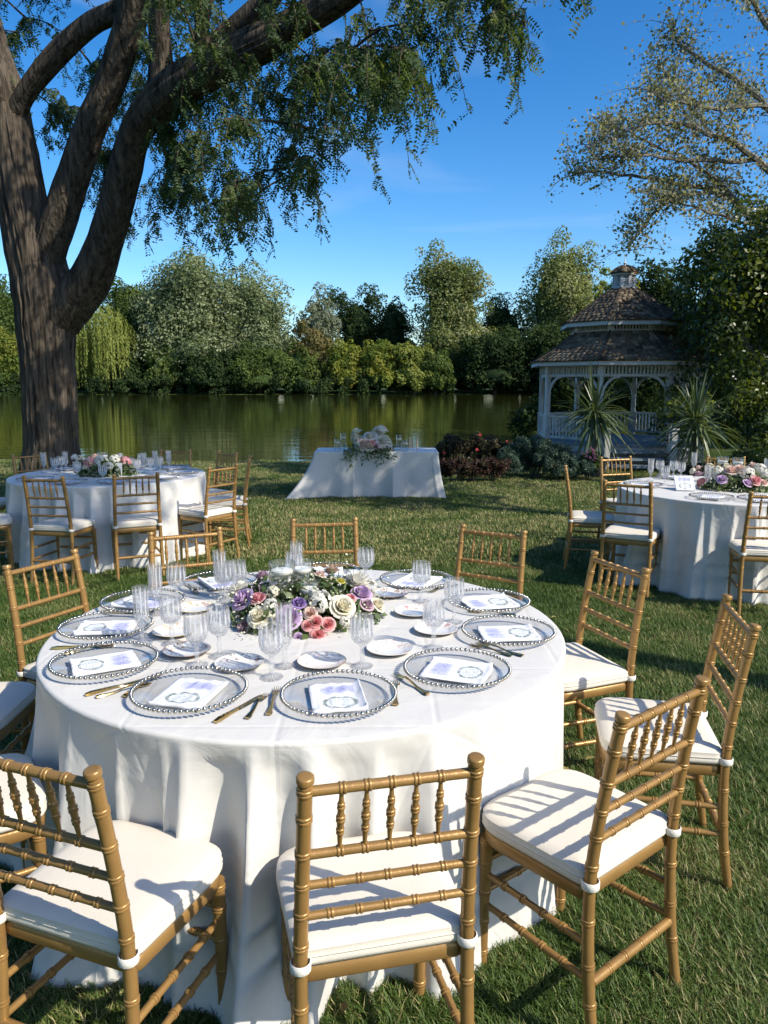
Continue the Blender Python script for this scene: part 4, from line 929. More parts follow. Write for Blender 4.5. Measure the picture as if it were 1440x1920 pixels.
def make_chair():
    G = M['gold']; t = thing('gold_chair', 'x', 'chair')
    for sx in (-1, 1):
        path = smoothpath([back_pt(sx, z) for z in (0, .2, .44, .65, .893)], 5)
        ringed(path, lambda q: .0134 + .0020 * min(1, q * 5), [.155, .27, .40, .565, .655, .735, .82, .915, .985], 12, cap=True).build('back_post', G, t)
        ringed([(sx * .178, .172, 0), (sx * .176, .165, .41)], lambda q: .0155 + .002 * q, [.12, .36, .58, .8, .95], 12).build('front_leg', G, t)
        MB().lathe([(.0205, -.011), (.0225, -.009), (.0225, .009), (.0205, .011)], 14, back_pt(sx, .458)).build('cushion_strap', M['strap'], t)
    rail = lambda z, r, rings, nm, inset=0: ringed([back_pt(-1, z) + Vector((.012, 0, 0)), back_pt(1, z) - Vector((.012, 0, 0))], r, rings, 10).build(nm, G, t)
    five = [.5 + .155 * k for k in (-2, -1, 0, 1, 2)]
    rail(.878, .0112, five, 'top_rail'); rail(.728, .0102, five, 'spindle_rail'); rail(.652, .0092, [.14 + .18 * k for k in range(5)], 'back_rail'); rail(.578, .0092, [.14 + .18 * k for k in range(5)], 'back_rail')
    for f in five:
        a = back_pt(-1, .735).lerp(back_pt(1, .735), .03 + f * .94); b = back_pt(-1, .872).lerp(back_pt(1, .872), .03 + f * .94)
        ringed([a, b], lambda q: .0040 + .0040 * min(1, 2.2 * min(q, 1 - q)), [.3, .52, .74], 8, .0022).build('spindle', G, t)
    ol = seat_outline(); n = len(ol); mb = MB(); prof = [(.004, .402), (0, .408), (0, .434), (.005, .440)]
    vs_ = []
    for ins, z in prof: vs_ += [(q.x, q.y, z) for q in seat_outline(ins)]
    fs = [tuple(range(n - 1, -1, -1)), tuple(range(3 * n, 4 * n))] + [(i * n + k, i * n + (k + 1) % n, (i + 1) * n + (k + 1) % n, (i + 1) * n + k) for i in range(3) for k in range(n)]
    mb.add(vs_, fs).build('seat_frame', G, t)
    vs_ = []; prof = [(.010, .4405), (-.003, .446), (-.007, .456), (-.004, .464), (-.007, .468), (-.004, .474), (-.005, .484), (.004, .492), (.03, .4975), (.08, .501), (.14, .502)]
    for ins, z in prof: vs_ += [(q.x, q.y, z + (.003 * mnoise.noise(Vector((q.x * 14, q.y * 14, 2))) if z > .48 else 0)) for q in seat_outline(ins)]
    m = len(prof); fs = [tuple(range(n - 1, -1, -1)), tuple(range((m - 1) * n, m * n))] + [(i * n + k, i * n + (k + 1) % n, (i + 1) * n + (k + 1) % n, (i + 1) * n + k) for i in range(m - 1) for k in range(n)]
    MB().add(vs_, fs).build('cushion', M['cushion'], t)
    for sx in (-1, 1):
        for z in (.20, .295): ringed([Vector((sx * .176, .160, z)), back_pt(sx, z) + Vector((0, .012, 0))], .0095, [.2, .4, .6, .8], 9, .003).build('stretcher', G, t)
    ringed([back_pt(-1, .19) + Vector((.012, 0, 0)), back_pt(1, .19) - Vector((.012, 0, 0))], .0125, [.2, .4, .6, .8], 9).build('stretcher', G, t)
    for z in (.235, .33): ringed([(-.163, .170, z), (.163, .170, z)], .0095, [.2, .4, .6, .8], 9, .003).build('stretcher', G, t)
    return t
CH0 = make_chair(); ch_used = [False]
def chair(m, out_deg, label, group):
    """m: point under the middle of the back's top (x,y); out_deg: direction the back points"""
    a = R(out_deg); f = Vector((-math.cos(a), -math.sin(a), 0)); p = Vector((m[0], m[1], 0)) + f * .243; p.z = gz(p.x, p.y); rz = math.atan2(f.y, f.x) - math.pi / 2
    if not ch_used[0]:
        ch_used[0] = True; CH0.location = p; CH0.rotation_euler = (0, 0, rz); return tag(CH0, label, None, group)
    return dup(CH0, p, rz, label, group)
MC = Vector((-.278, 2.75, 0)); TT = .765
LC = Vector((-2.735, 7.62, 0)); RC = Vector((2.985, 6.57, 0))
SET = [(97, 'at the sweetheart-table end'), (58, 'first place gazebo-side of the sweetheart-table end'), (20.5, 'second place gazebo-side of the sweetheart-table end'), (-10.5, 'third place gazebo-side of the sweetheart-table end'), (-48, 'fourth place gazebo-side of the sweetheart-table end'), (-77, 'fifth place gazebo-side of the sweetheart-table end'),
       (-110.6, 'fifth place tree-side of the sweetheart-table end'), (-146, 'fourth place tree-side of the sweetheart-table end'), (-179, 'third place tree-side of the sweetheart-table end'), (153, 'second place tree-side of the sweetheart-table end'), (121, 'first place tree-side of the sweetheart-table end')]
main = [((-.336, 4.247), 97), ((.571, 3.971), 58), ((1.01, 3.227), 20.5), ((1.194, 2.491), -10.5), ((.681, 1.77), -51), ((.017, 1.418), -77), ((-.734, 1.466), -110.6), ((-1.42, 1.93), -147), ((-1.80, 2.70), -179), ((-1.49, 3.272), 153), ((-1.028, 3.91), 114)]
for i, (m, a) in enumerate(main): chair(m, a, 'gold bamboo chair at the lavender-rose table, ' + SET[i][1], 'gold chairs around the lavender-rose table')
pol = lambda c, r, d: (c.x + r * math.cos(R(d)), c.y + r * math.sin(R(d)))
left = [((-2.782, 6.236), -100, 'gold chair at the tree-side table, back to the lawn, nearer the trunk side'), ((-2.084, 6.425), -66, 'gold chair at the tree-side table, back to the lavender-rose table'), (pol(LC, 1.37, -24), -33, 'gold chair at the tree-side table, next round from the one backing the lavender-rose table'),
        (pol(LC, 1.38, 10), 8, 'gold chair at the tree-side table, back to the sweetheart table'), (pol(LC, 1.36, 43), 45, 'gold chair at the tree-side table, between sweetheart and lake sides'), (pol(LC, 1.32, 76), 84, 'gold chair at the tree-side table, back to the lake'),
        (pol(LC, 1.30, 148), 140, 'gold chair at the tree-side table, back to the big trunk'), (pol(LC, 1.45, -133), -150, 'gold chair at the tree-side table, lit seat, side-on beyond the trunk'), (pol(LC, 1.55, 176), 178, 'gold chair at the tree-side table, mostly hidden behind its cloth')]
for m, a, lb in left: chair(m, a, lb, 'gold chairs around the tree-side table')
right = [((1.640, 6.91), 168, 'gold chair at the gazebo-side table, seen edge-on, back to the lawn'), ((2.40, 7.95), 108, 'gold chair at the gazebo-side table, back to the juniper'), ((1.884, 5.906), -120, 'gold chair at the gazebo-side table, back to the lavender-rose table'), ((2.735, 5.285), -101, 'gold chair at the gazebo-side table, beside the one backing the lavender-rose table'), ((3.56, 8.0), 66, 'gold chair at the gazebo-side table, back to the shaded spiky plant')]
for m, a, lb in right: chair(m, a, lb, 'gold chairs around the gazebo-side table')
# ================================================================== tables and cloths
def folding_table(loc, label, round_r=None, size=None, h=.75):
    o = thing('folding_table', label, 'table', loc)
    if round_r: MB().lathe([(.001, h - .02), (round_r - .004, h - .02), (round_r, h - .016), (round_r, h - .004), (round_r - .004, h), (.001, h)], 64).build('tabletop', M['dark_wood'], o, False); xs_, ys_ = .55, .45
    else: MB().box((0, 0, h - .012), (size[0], size[1], .024)).build('tabletop', M['dark_wood'], o, False); xs_, ys_ = size[0] / 2 - .25, size[1] / 2 - .12
    for sx in (-1, 1):
        for sy in (-1, 1): MB().tube([(sx * xs_, sy * ys_, 0), (sx * xs_, sy * ys_, h - .02)], .014, 8).build('leg', M['steel'], o)
    return o
def round_cloth(c, r0, label, bulges, seed, hem=0.0, h=TT):
    rg = np.random.default_rng(seed); n = 460; g = gz(c.x, c.y); ph = rg.uniform(0, 6.28, 12)
    V = []; UV = []; rows = []
    for r in np.linspace(.02, r0 - .012, 14): rows.append(('t', r))
    for k in range(1, 6): rows.append(('e', k / 5))
    for s in np.linspace(.02, 1, 34): rows.append(('s', s))
    def fold(th, s):
        b = .0
        for (a, amp, wd) in bulges:
            d = (th - R(a) + math.pi) % (2 * math.pi) - math.pi; b += amp * math.exp(-(d / R(wd)) ** 2)
        sharp = lambda x: 1 - 2 * abs(math.sin(x)) ** .6
        env = .35 + .65 * (.5 + .5 * math.sin(3 * th + ph[0])) 
        fine = .45 * sharp(8.5 * th + ph[1] + .5 * math.sin(2 * th + ph[2])) + .42 * sharp(15 * th + ph[3] + 1.3 * math.sin(3 * th + ph[4]) + .35 * s) + .2 * math.sin(31 * th + ph[5] + 2 * math.sin(4 * th))
        grow = s ** 1.25
        lf = math.exp(-(((th - R(-135) + math.pi) % (2 * math.pi) - math.pi) / .85) ** 2)
        return b * grow ** 1.1 + (.046 + .075 * lf) * (.25 * lf + env) * fine * (min(1, s * 2.4) ** .75) + .012 * s + .020 * s * math.sin(5 * th + ph[6])
    for kind, q in rows:
        for k in range(n):
            th = 2 * math.pi * k / n; cs, sn = math.cos(th), math.sin(th)
            if kind == 't': r = q; z = h; fl = r
            elif kind == 'e': a = q * math.pi / 2; r = r0 - .012 + .012 * math.sin(a); z = h - .012 * (1 - math.cos(a)); fl = r0 - .012 + .019 * q
            else:
                z = (h - .012) * (1 - q) + .006 + .012 * mnoise.noise(Vector((cs * 3, sn * 3, seed))) * q; r = r0 + fold(th, q)
                if z > h - .06: r = max(r, r0 - .002)
                fl = r0 + .01 + (h - .012) * q
                if q > .93 and r > r0 + .1: z = max(z, .01)
            V.append((r * cs, r * sn, z)); UV.append((fl * cs, fl * sn))
    m = len(rows); Q = [(i * n + k, i * n + (k + 1) % n, (i + 1) * n + (k + 1) % n, (i + 1) * n + k) for i in range(m - 1) for k in range(n)]
    V.append((0, 0, h)); UV.append((0, 0))
    me = bpy.data.meshes.new('tablecloth'); me.from_pydata(V, [], Q + [((k + 1) % n, k, m * n) for k in range(n)]); me.materials.append(M['cloth'])
    me.polygons.foreach_set('use_smooth', [True] * len(me.polygons)); uv = me.uv_layers.new(name='UVMap'); idx = np.zeros(len(me.loops), np.int32); me.loops.foreach_get('vertex_index', idx)
    uv.data.foreach_set('uv', np.array(UV, np.float32)[idx].ravel()); me.update()
    o = link('tablecloth', me, None, (c.x, c.y, g)); o.rotation_euler = (0, 0, 0); return tag(o, label, 'tablecloth', 'white floor-length tablecloths')
folding_table((MC.x, MC.y, 0), 'round folding table under the cloth of the lavender-rose table', .92)
round_cloth(MC, .93, 'white floor-length round cloth on the lavender-rose table', [(-94, .20, 8), (-62, .07, 8), (-30, .05, 9), (5, .04, 9), (40, .06, 9), (78, .06, 9), (-128, .17, 10), (-163, .20, 11), (168, .17, 11), (137, .07, 9), (106, .06, 8)], 4)
gl_ = gz(LC.x, LC.y); gr_ = gz(RC.x, RC.y)
folding_table((LC.x, LC.y, gl_), 'round folding table under the cloth of the tree-side table', .92)
round_cloth(LC, .93, 'white floor-length round cloth on the tree-side table under the big tree', [(-82, .14, 10), (-48, .10, 9), (-12, .08, 9), (-118, .1, 9), (-160, .08, 9), (150, .1, 10), (30, .08, 10), (60, .06, 9), (100, .1, 10)], 9)
folding_table((RC.x, RC.y, gr_), 'round folding table under the cloth of the gazebo-side table', .92)
round_cloth(RC, .93, 'white floor-length round cloth on the gazebo-side table', [(-130, .10, 9), (-165, .18, 10), (140, .1, 9), (-85, .08, 10), (-40, .1, 10), (90, .1, 10), (30, .1, 10)], 14)
def sweetheart():
    Yf = 11.80; g = gz(-.1, 12.2); h = .705; x0 = at(588, 848, Yf).x; x1 = at(823, 848, Yf).x; D = .86; c = Vector(((x0 + x1) / 2, Yf + D / 2, g)); W = x1 - x0
    folding_table(tuple(c), 'long folding table under the cloth of the sweetheart table', None, (W - .03, D - .03), h - .015)
    # cloth: outline walked round the rectangle, flared and puddled at the corners
    path = []; hw, hd, rr = W / 2, D / 2, .03
    def seg(a, b, n):
        for i in range(n): t = i / n; path.append((a[0] + (b[0] - a[0]) * t, a[1] + (b[1] - a[1]) * t))
    def arc(cx, cy, a0, n=14):
        for i in range(n): a = a0 + i / n * math.pi / 2; path.append((cx + rr * math.cos(a), cy + rr * math.sin(a)))
    seg((-hw + rr, -hd), (hw - rr, -hd), 150); arc(hw - rr, -hd + rr, -math.pi / 2); seg((hw, -hd + rr), (hw, hd - rr), 60); arc(hw - rr, hd - rr, 0); seg((hw - rr, hd), (-hw + rr, hd), 120); arc(-hw + rr, hd - rr, math.pi / 2); seg((-hw, hd - rr), (-hw, -hd + rr), 60); arc(-hw + rr, -hd + rr, math.pi)
    n = len(path); V = []; UV = []; rows = [('t', q) for q in np.linspace(0, 1, 8)] + [('e', k / 4) for k in range(1, 5)] + [('s', s) for s in np.linspace(.03, 1, 26)]
    cor = {(1, -1): .16, (-1, -1): .42, (1, 1): .15, (-1, 1): .3}
    for kind, q in rows:
        for k in range(n):
            x, y = path[k]; xa, ya = path[k - 1]; xb, yb = path[(k + 1) % n]; tx, ty = xb - xa, yb - ya; L = math.hypot(tx, ty); nx_, ny_ = ty / L, -tx / L
            if kind == 't': V.append((x * q * .988, y * q * .975, h)); UV.append((x * q, y * q)); continue
            if kind == 'e': a = q * math.pi / 2; V.append((x + nx_ * .012 * (math.sin(a) - 1), y + ny_ * .012 * (math.sin(a) - 1), h - .012 * (1 - math.cos(a)))); UV.append((x + nx_ * .019 * q, y + ny_ * .019 * q)); continue
            s = q; out = .02 * s + .035 * s * math.sin(11 * x + 1 + 7 * y) * math.sin(5.2 * x + 2 + 3 * y) + .030 * s ** .8 * (1 - 2 * abs(math.sin(5.1 * x + 4.9 * y + .8)) ** .5)
            ex = ey = 0
            for (sx, sy), am in cor.items():
                d = math.hypot(x - sx * hw, y - sy * hd); f = am * math.exp(-(d / .16) ** 2) * s ** 1.5
                ex += sx * f * (1.0 if sx < 0 else .8); ey += sy * f * .55
            V.append((x + nx_ * out + ex, y + ny_ * out + ey, max(.008, (h - .012) * (1 - s * 1.015)))); UV.append((x + nx_ * h * s, y + ny_ * h * s))
    m = len(rows); Q = [(i * n + k, i * n + (k + 1) % n, (i + 1) * n + (k + 1) % n, (i + 1) * n + k) for i in range(m - 1) for k in range(n)]
    me = bpy.data.meshes.new('tablecloth'); me.from_pydata(V, [], Q); me.materials.append(M['cloth']); me.polygons.foreach_set('use_smooth', [True] * len(me.polygons))
    uv = me.uv_layers.new(name='UVMap'); idx = np.zeros(len(me.loops), np.int32); me.loops.foreach_get('vertex_index', idx); uv.data.foreach_set('uv', np.array(UV, np.float32)[idx].ravel()); me.update()
    o = link('tablecloth', me, None, tuple(c)); tag(o, 'white rectangular cloth puddling on the grass over the sweetheart table', 'tablecloth', 'white floor-length tablecloths')
    return c, h + g, W, D
SW, SWZ, SWW, SWD = sweetheart()
# ================================================================== tableware meshes
def goblet_mesh():
    def fn(r, z, a):
        if z < .075 or z > .168: return r
        f = 1 if z < .155 else (.168 - z) / .013
        if z < .112: return r * (1 + .05 * f * math.cos(12 * a) * math.cos(2 * math.pi * (z - .075) / .018))      # diamond cuts low on the bowl
        return r * (1 + .030 * f * math.cos(12 * a))
    prof = [(.001, .0), (.034, 0), (.036, .002), (.034, .004), (.014, .009), (.008, .016), (.0065, .028), (.009, .040), (.0065, .052), (.007, .066), (.011, .073), (.0165, .0765), (.022, .080), (.0262, .084), (.0292, .088), (.032, .092), (.0340, .0965), (.0355, .101), (.037, .106), (.038, .112), (.0385, .12), (.0375, .138), (.036, .155), (.0365, .168), (.0362, .1685), (.0350, .168)]
    inner = [(.0345, .155), (.0355, .138), (.0362, .12), (.0345, .106), (.030, .094), (.020, .084), (.001, .081)]
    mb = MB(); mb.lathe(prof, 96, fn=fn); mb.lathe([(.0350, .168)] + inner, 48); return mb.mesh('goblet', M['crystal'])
def flute_mesh():
    def fn(r, z, a):
        if z < .062 or z > .205: return r
        f = 1 if z < .18 else (.205 - z) / .025
        return r * (1 + .04 * f * math.cos(10 * a))
    prof = [(.001, 0), (.031, 0), (.033, .002), (.031, .004), (.012, .009), (.0075, .018), (.0062, .032), (.009, .042), (.006, .052), (.010, .062), (.019, .074), (.0245, .092), (.026, .12), (.0255, .15), (.026, .18), (.0285, .205), (.0283, .2055), (.0272, .205)]
    inner = [(.0245, .18), (.024, .15), (.0243, .12), (.0225, .094), (.016, .080), (.001, .074)]
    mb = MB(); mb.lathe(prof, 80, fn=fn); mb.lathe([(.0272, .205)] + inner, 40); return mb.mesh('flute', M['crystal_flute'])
GOB, FLU = goblet_mesh(), flute_mesh()
def chargers():
    mb = MB(); mb.lathe([(.001, .004), (.105, .004), (.112, .006), (.125, .014), (.158, .022), (.1605, .0235), (.158, .0255), (.125, .0175), (.110, .0095), (.104, .0075), (.001, .0075)], 64); pl = mb.mesh('charger_glass', M['plate_glass'])
    bd = MB(); nb = 66
    for k in range(nb):
        a = 2 * math.pi * k / nb; bd.lathe([(.0006, -.0064), (.0045, -.0045), (.0064, 0), (.0045, .0045), (.0006, .0064)], 8, (.1625 * math.cos(a), .1625 * math.sin(a), .0245))
    return pl, bd.mesh('beaded_rim', M['bead'])
CHG, CHB = chargers()
def napkin_mesh(seed):
    rg = np.random.default_rng(seed); nx_, ny_ = 18, 26; wx, wy = .160, .200; V = []; top = []; bot = []
    roll = rg.uniform(.4, 1) * (1 if seed % 3 else .3); sk = rg.uniform(-.06, .06)
    for j in range(ny_ + 1):
        for i in range(nx_ + 1):
            u = i / nx_ - .5; v = j / ny_ - .5; x = wx * u + sk * wy * v; y = wy * v
            e = max(0, (abs(u) - .36) / .14)
            z = .0135 + .003 * mnoise.noise(Vector((x * 22, y * 22, seed))) + .0014 * math.sin(x * 160 + seed)
            if u > 0: z += roll * .013 * max(0, (u - .32) / .18) ** 1.6; x -= roll * .010 * max(0, (u - .32) / .18) ** 2
            if v < 0: z += .006 * max(0, (-v - .40) / .1) * (1 + mnoise.noise(Vector((x * 40, 0, seed))))
            y += .004 * mnoise.noise(Vector((x * 25, v * 3, seed + 4)))
            V.append((x, y, z))
    n1 = nx_ + 1; Q = [(j * n1 + i, j * n1 + i + 1, (j + 1) * n1 + i + 1, (j + 1) * n1 + i) for j in range(ny_) for i in range(nx_)]; nt_ = len(V)
    rim = [i for i in range(n1)] + [j * n1 + nx_ for j in range(1, ny_ + 1)] + [ny_ * n1 + i for i in range(nx_ - 1, -1, -1)] + [j * n1 for j in range(ny_ - 1, 0, -1)]
    for layer in range(2):                                    # folded thickness: two cloth edges below the top face
        k0 = len(V)
        for q in rim: x, y, z = V[q]; s = 1.0 + (.012 if layer == 0 else -.004); V.append((x * s, y * s, .0088 + (.0022 if layer == 0 else 0)))
        up = rim if layer == 0 else list(range(k0 - len(rim), k0)); m = len(rim)
        Q += [(up[i], k0 + i, k0 + (i + 1) % m, up[(i + 1) % m]) for i in range(m)]
    me = bpy.data.meshes.new('napkin'); me.from_pydata(V, [], Q); me.materials.append(M['napkin']); me.polygons.foreach_set('use_smooth', [True] * len(Q)); me.update(); return me
def fork_mesh(s=1.0):
    mb = MB(); W_ = [(0, .0085), (.012, .0105), (.03, .0075), (.06, .0045), (.10, .0032), (.125, .0045), (.135, .0105)]
    f = lambda y: .003 + .010 * math.exp(-((y - .115) / .03) ** 2) + .004 * math.exp(-((y) / .05) ** 2) * 0
    V = []; Q = []
    for y, wd in W_:
        z = f(y); V += [(-wd, y, z), (wd, y, z), (wd * .7, y, z + .0035), (-wd * .7, y, z + .0035)]
    for i in range(len(W_) - 1):
        a = 4 * i
        for k in range(4): Q.append((a + k, a + (k + 1) % 4, a + 4 + (k + 1) % 4, a + 4 + k))
    Q += [(3, 2, 1, 0)]; mb.add(V, Q)
    for k in range(4):
        x = -.0087 + .0058 * k; pts = [(x * .95, .132, f(.135) + .001), (x, .150, f(.15) + .0005), (x, .172, .0045), (x * .97, .187, .008)]
        mb.tube(pts, [.0021, .0019, .0015, .0008], 5)
    mb.v = [(v[0] * s, v[1] * s, v[2]) for v in mb.v]; return mb.mesh('fork', M['flatware'])
def knife_mesh():
    mb = MB(); V = []; Q = []; W_ = [(0, .006, .006), (.02, .0085, .008), (.06, .006, .007), (.095, .0055, .006), (.10, .0075, .004), (.13, .0095, .0022), (.18, .0095, .0020), (.205, .006, .0016), (.212, .001, .001)]
    for y, wd, t in W_: V += [(-wd, y, .001), (wd, y, .001), (wd * .8, y, .001 + t), (-wd * .8, y, .001 + t)]
    for i in range(len(W_) - 1):
        a = 4 * i
        for k in range(4): Q.append((a + k, a + (k + 1) % 4, a + 4 + (k + 1) % 4, a + 4 + k))
    Q += [(3, 2, 1, 0)]; mb.add(V, Q); return mb.mesh('knife', M['flatware'])
FORK, SFORK, KNIFE = fork_mesh(), fork_mesh(.88), knife_mesh()
def bread_plate(i):
    return MB().lathe([(.001, .003), (.045, .003), (.052, .005), (.066, .010), (.0785, .0145), (.0800, .0155), (.0785, .0165), (.065, .0125), (.052, .0075), (.045, .0055), (.001, .0055)], 48).mesh('bread_plate', CHINA[i][1])
BP = [bread_plate(i) for i in range(5)]
def near_setting(p, c=MC):
    a = math.degrees(math.atan2(p.y - c.y, p.x - c.x)); return min(range(11), key=lambda i: abs((a - SET[i][0] + 180) % 360 - 180))
# place settings on the lavender-rose table
plates = [(-177, .74), (-147, .735), (-114, .70), (-77.5, .685), (-43, .69), (-8, .73), (22, .76), (56, .76), (90, .78), (127, .76), (158, .76)]
order = {}
for i, (a, r) in enumerate(plates):
    p = Vector((MC.x + r * math.cos(R(a)), MC.y + r * math.sin(R(a)), TT)); s = near_setting(p); rz = R(a) + math.pi / 2
    o = thing('charger', 'clear glass charger with silver beaded rim, ' + SET[s][1], 'plate', p + Vector((0, 0, .001)), rz, 'beaded chargers on the lavender-rose table')
    link('glass_plate', CHG, o); link('beaded_rim', CHB, o)
    nk = link('napkin', napkin_mesh(i + 1), None, p, (0, 0, rz + R([4, -6, 10, -3, 24, 12, -5, 8, 0, -8, 5][i])))
    tag(nk, 'folded white napkin with lavender print and oval wreath, ' + SET[s][1], 'napkin', 'printed napkins on the lavender-rose table')
# glasses (base pixels)
gob = [(323, 1208), (370, 1248), (412, 1231), (510, 1271), (333, 1135), (423, 1128), (446, 1126), (679, 1250), (686, 1096), (553, 1106), (813, 1216), (851, 1167), (790, 1128)]
flu = [(268, 1208), (534, 1250), (294, 1152), (414, 1122), (557, 1100)]
for lst, me, nm, cat in ((gob, GOB, 'goblet', 'goblet'), (flu, FLU, 'champagne_flute', 'flute')):
    for k, (x, y) in enumerate(lst):
        p = un(x, y, TT); p.z += .0015; s = near_setting(p); o = link(nm, me, None, p, (0, 0, k * .7)); dist = [(un(*q, TT) - MC).length for q in lst if near_setting(un(*q, TT)) == s]; me_d = (p - Vector((0, 0, .0015)) - MC).length
        sfx = '' if len(dist) < 2 else (', nearest the flowers' if me_d < min(dist) + 1e-4 else (', farthest from the flowers' if me_d > max(dist) - 1e-4 else ', between two others'))
        if me is GOB: o.scale = (1, 1, 1.0)
        tag(o, ('cut crystal wine goblet, ' if me is GOB else 'slim cut crystal champagne flute, ') + SET[s][1] + sfx, cat, 'crystal ' + nm.replace('_', ' ') + 's on the lavender-rose table')
bps = [(350, 1220, 0), (449, 1244, 1), (603, 1241, 2), (731, 1217, 3), (817, 1180, 3), (777, 1147, 3), (731, 1113, 0), (327, 1184, 4), (365, 1140, 4)]
for k, (x, y, i) in enumerate(bps):
    p = un(x, y, TT + .01); p.z = TT + .001; o = link('bread_plate', BP[i], None, p, (0, 0, k * 1.3)); tag(o, CHINA[i][0] + ', ' + SET[near_setting(p)][1], 'plate', 'bread plates on the lavender-rose table')
cut = [(KNIFE, 403, 1357, 502, 1298), (SFORK, 463, 1350, 512, 1290, 5), (FORK, 503, 1343, 526, 1278, 5), (FORK, 741, 1325, 745, 1266, 4, 'straight '), (FORK, 803, 1305, 728, 1258, 4, 'slanted '), (KNIFE, 160, 1306, 282, 1272, 7), (SFORK, 180, 1310, 254, 1292), (FORK, 232, 1309, 282, 1278, 6),
       (KNIFE, 96, 1218, 209, 1212), (SFORK, 117, 1229, 199, 1215, 8), (FORK, 981, 1232, 866, 1202), (SFORK, 960, 1232, 872, 1210), (FORK, 967, 1154, 905, 1150), (KNIFE, 190, 1149, 251, 1151, 9), (FORK, 352, 1098, 372, 1117), (FORK, 856, 1098, 828, 1106)]
for k, (me, x0, y0, x1, y1, *own) in enumerate(cut):
    a, b = un(x0, y0, TT), un(x1, y1, TT); d = b - a; o = link('knife' if me is KNIFE else 'fork', me, None, a + Vector((0, 0, .0012)), (0, 0, math.atan2(d.y, d.x) - math.pi / 2))
    nm = 'gold table knife' if me is KNIFE else ('small gold salad fork' if me is SFORK else 'gold dinner fork')
    tag(o, (own[1] if len(own) > 1 else '') + nm + ' beside the charger, ' + SET[own[0] if own else near_setting((a + b) / 2)][1], 'knife' if me is KNIFE else 'fork', 'gold cutlery on the lavender-rose table')
# ================================================================== flowers
def petalmat(name, c1, c2, sub=.0):
    return leafmat(name, c1, c2, .3, .6, spec=.15, tt=(1.1, 1.05, 1.0))
PC = {'lavender': petalmat('petal_lavender', (.46, .30, .52), (.66, .50, .72)), 'cream': petalmat('petal_cream', (.78, .73, .54), (.86, .83, .71)), 'white': petalmat('petal_white', (.74, .73, .64), (.84, .83, .78)), 'coral': petalmat('petal_coral', (.70, .13, .17), (.84, .50, .48)),
      'blush': petalmat('petal_blush', (.70, .45, .40), (.82, .66, .58)), 'purple': petalmat('petal_purple', (.24, .15, .40), (.38, .27, .56)), 'pink': petalmat('petal_pink', (.68, .24, .30), (.80, .46, .46)), 'mauve': petalmat('petal_mauve', (.42, .28, .36), (.60, .44, .52)), 'dusty': petalmat('petal_dusty', (.42, .27, .20), (.58, .42, .32)), 'yellow': petalmat('petal_yellow', (.62, .56, .06), (.74, .70, .20))}
def rose_mesh(r, m, seed):
    rg = np.random.default_rng(seed); V = []; Q = []; T = []
    rings = [(3, .22, .95, .05), (4, .38, .92, .10), (5, .58, .80, .22), (5, .80, .60, .42), (6, 1.0, .36, .72)]
    for ri, (n, rad, hgt, opn) in enumerate(rings):
        for k in range(n):
            a0 = 2 * math.pi * (k + .5 * (ri % 2)) / n + rg.uniform(-.15, .15); span = 2 * math.pi / n * .72; n0 = len(V); nu, nv = 5, 5; hh = hgt * rg.uniform(.92, 1.06)
            for v in range(nv):
                t = v / (nv - 1)
                for u in range(nu):
                    s = u / (nu - 1) * 2 - 1; a = a0 + s * span * (.65 + .35 * math.sin(math.pi * min(1, t * .8 + .2)))
                    rr = rad * (.30 + .62 * math.sin(t * math.pi / 2) ** .8) + opn * .30 * t ** 3 - .05 * (1 - abs(s)) * (ri < 3); z = -.35 + (hh + .35) * t ** .85 - opn * .45 * t ** 4 - .10 * s * s * t
                    V.append((r * rr * math.cos(a), r * rr * math.sin(a), r * z * .85)); T.append(min(1, max(0, .25 + .16 * ri * t + .35 * t * t + rg.uniform(-.06, .06))))
            Q += [(n0 + v * nu + u, n0 + v * nu + u + 1, n0 + (v + 1) * nu + u + 1, n0 + (v + 1) * nu + u) for v in range(nv - 1) for u in range(nu - 1)]
    return np_mesh('rose', V, Q, m, T, True)
def mum_mesh(r, m, seed, n=70):
    rg = np.random.default_rng(seed); V = []; Q = []; T = []
    for k in range(n):
        t = (k + .5) / n; a = k * 2.39996; el = math.asin(1 - t * 1.05); d = Vector((math.cos(a) * math.cos(el), math.sin(a) * math.cos(el), math.sin(el))); sd = d.cross(Vector((0, 0, 1.001))).normalized(); up = sd.cross(d); L = r * rg.uniform(.85, 1.1); wd = r * .16; n0 = len(V)
        for s, ww, l in ((.25, .5, 0), (.65, 1, .03), (1, .45, .12)): c = d * L * s + Vector((0, 0, 1)) * r * l; V += [tuple(c - sd * wd * ww + up * wd * .4), tuple(c + sd * wd * ww + up * wd * .4)]
        Q += [(n0, n0 + 1, n0 + 3, n0 + 2), (n0 + 2, n0 + 3, n0 + 5, n0 + 4)]; T += [rg.uniform(.2, 1)] * 6
    return np_mesh('bloom', V, Q, m, T, True)
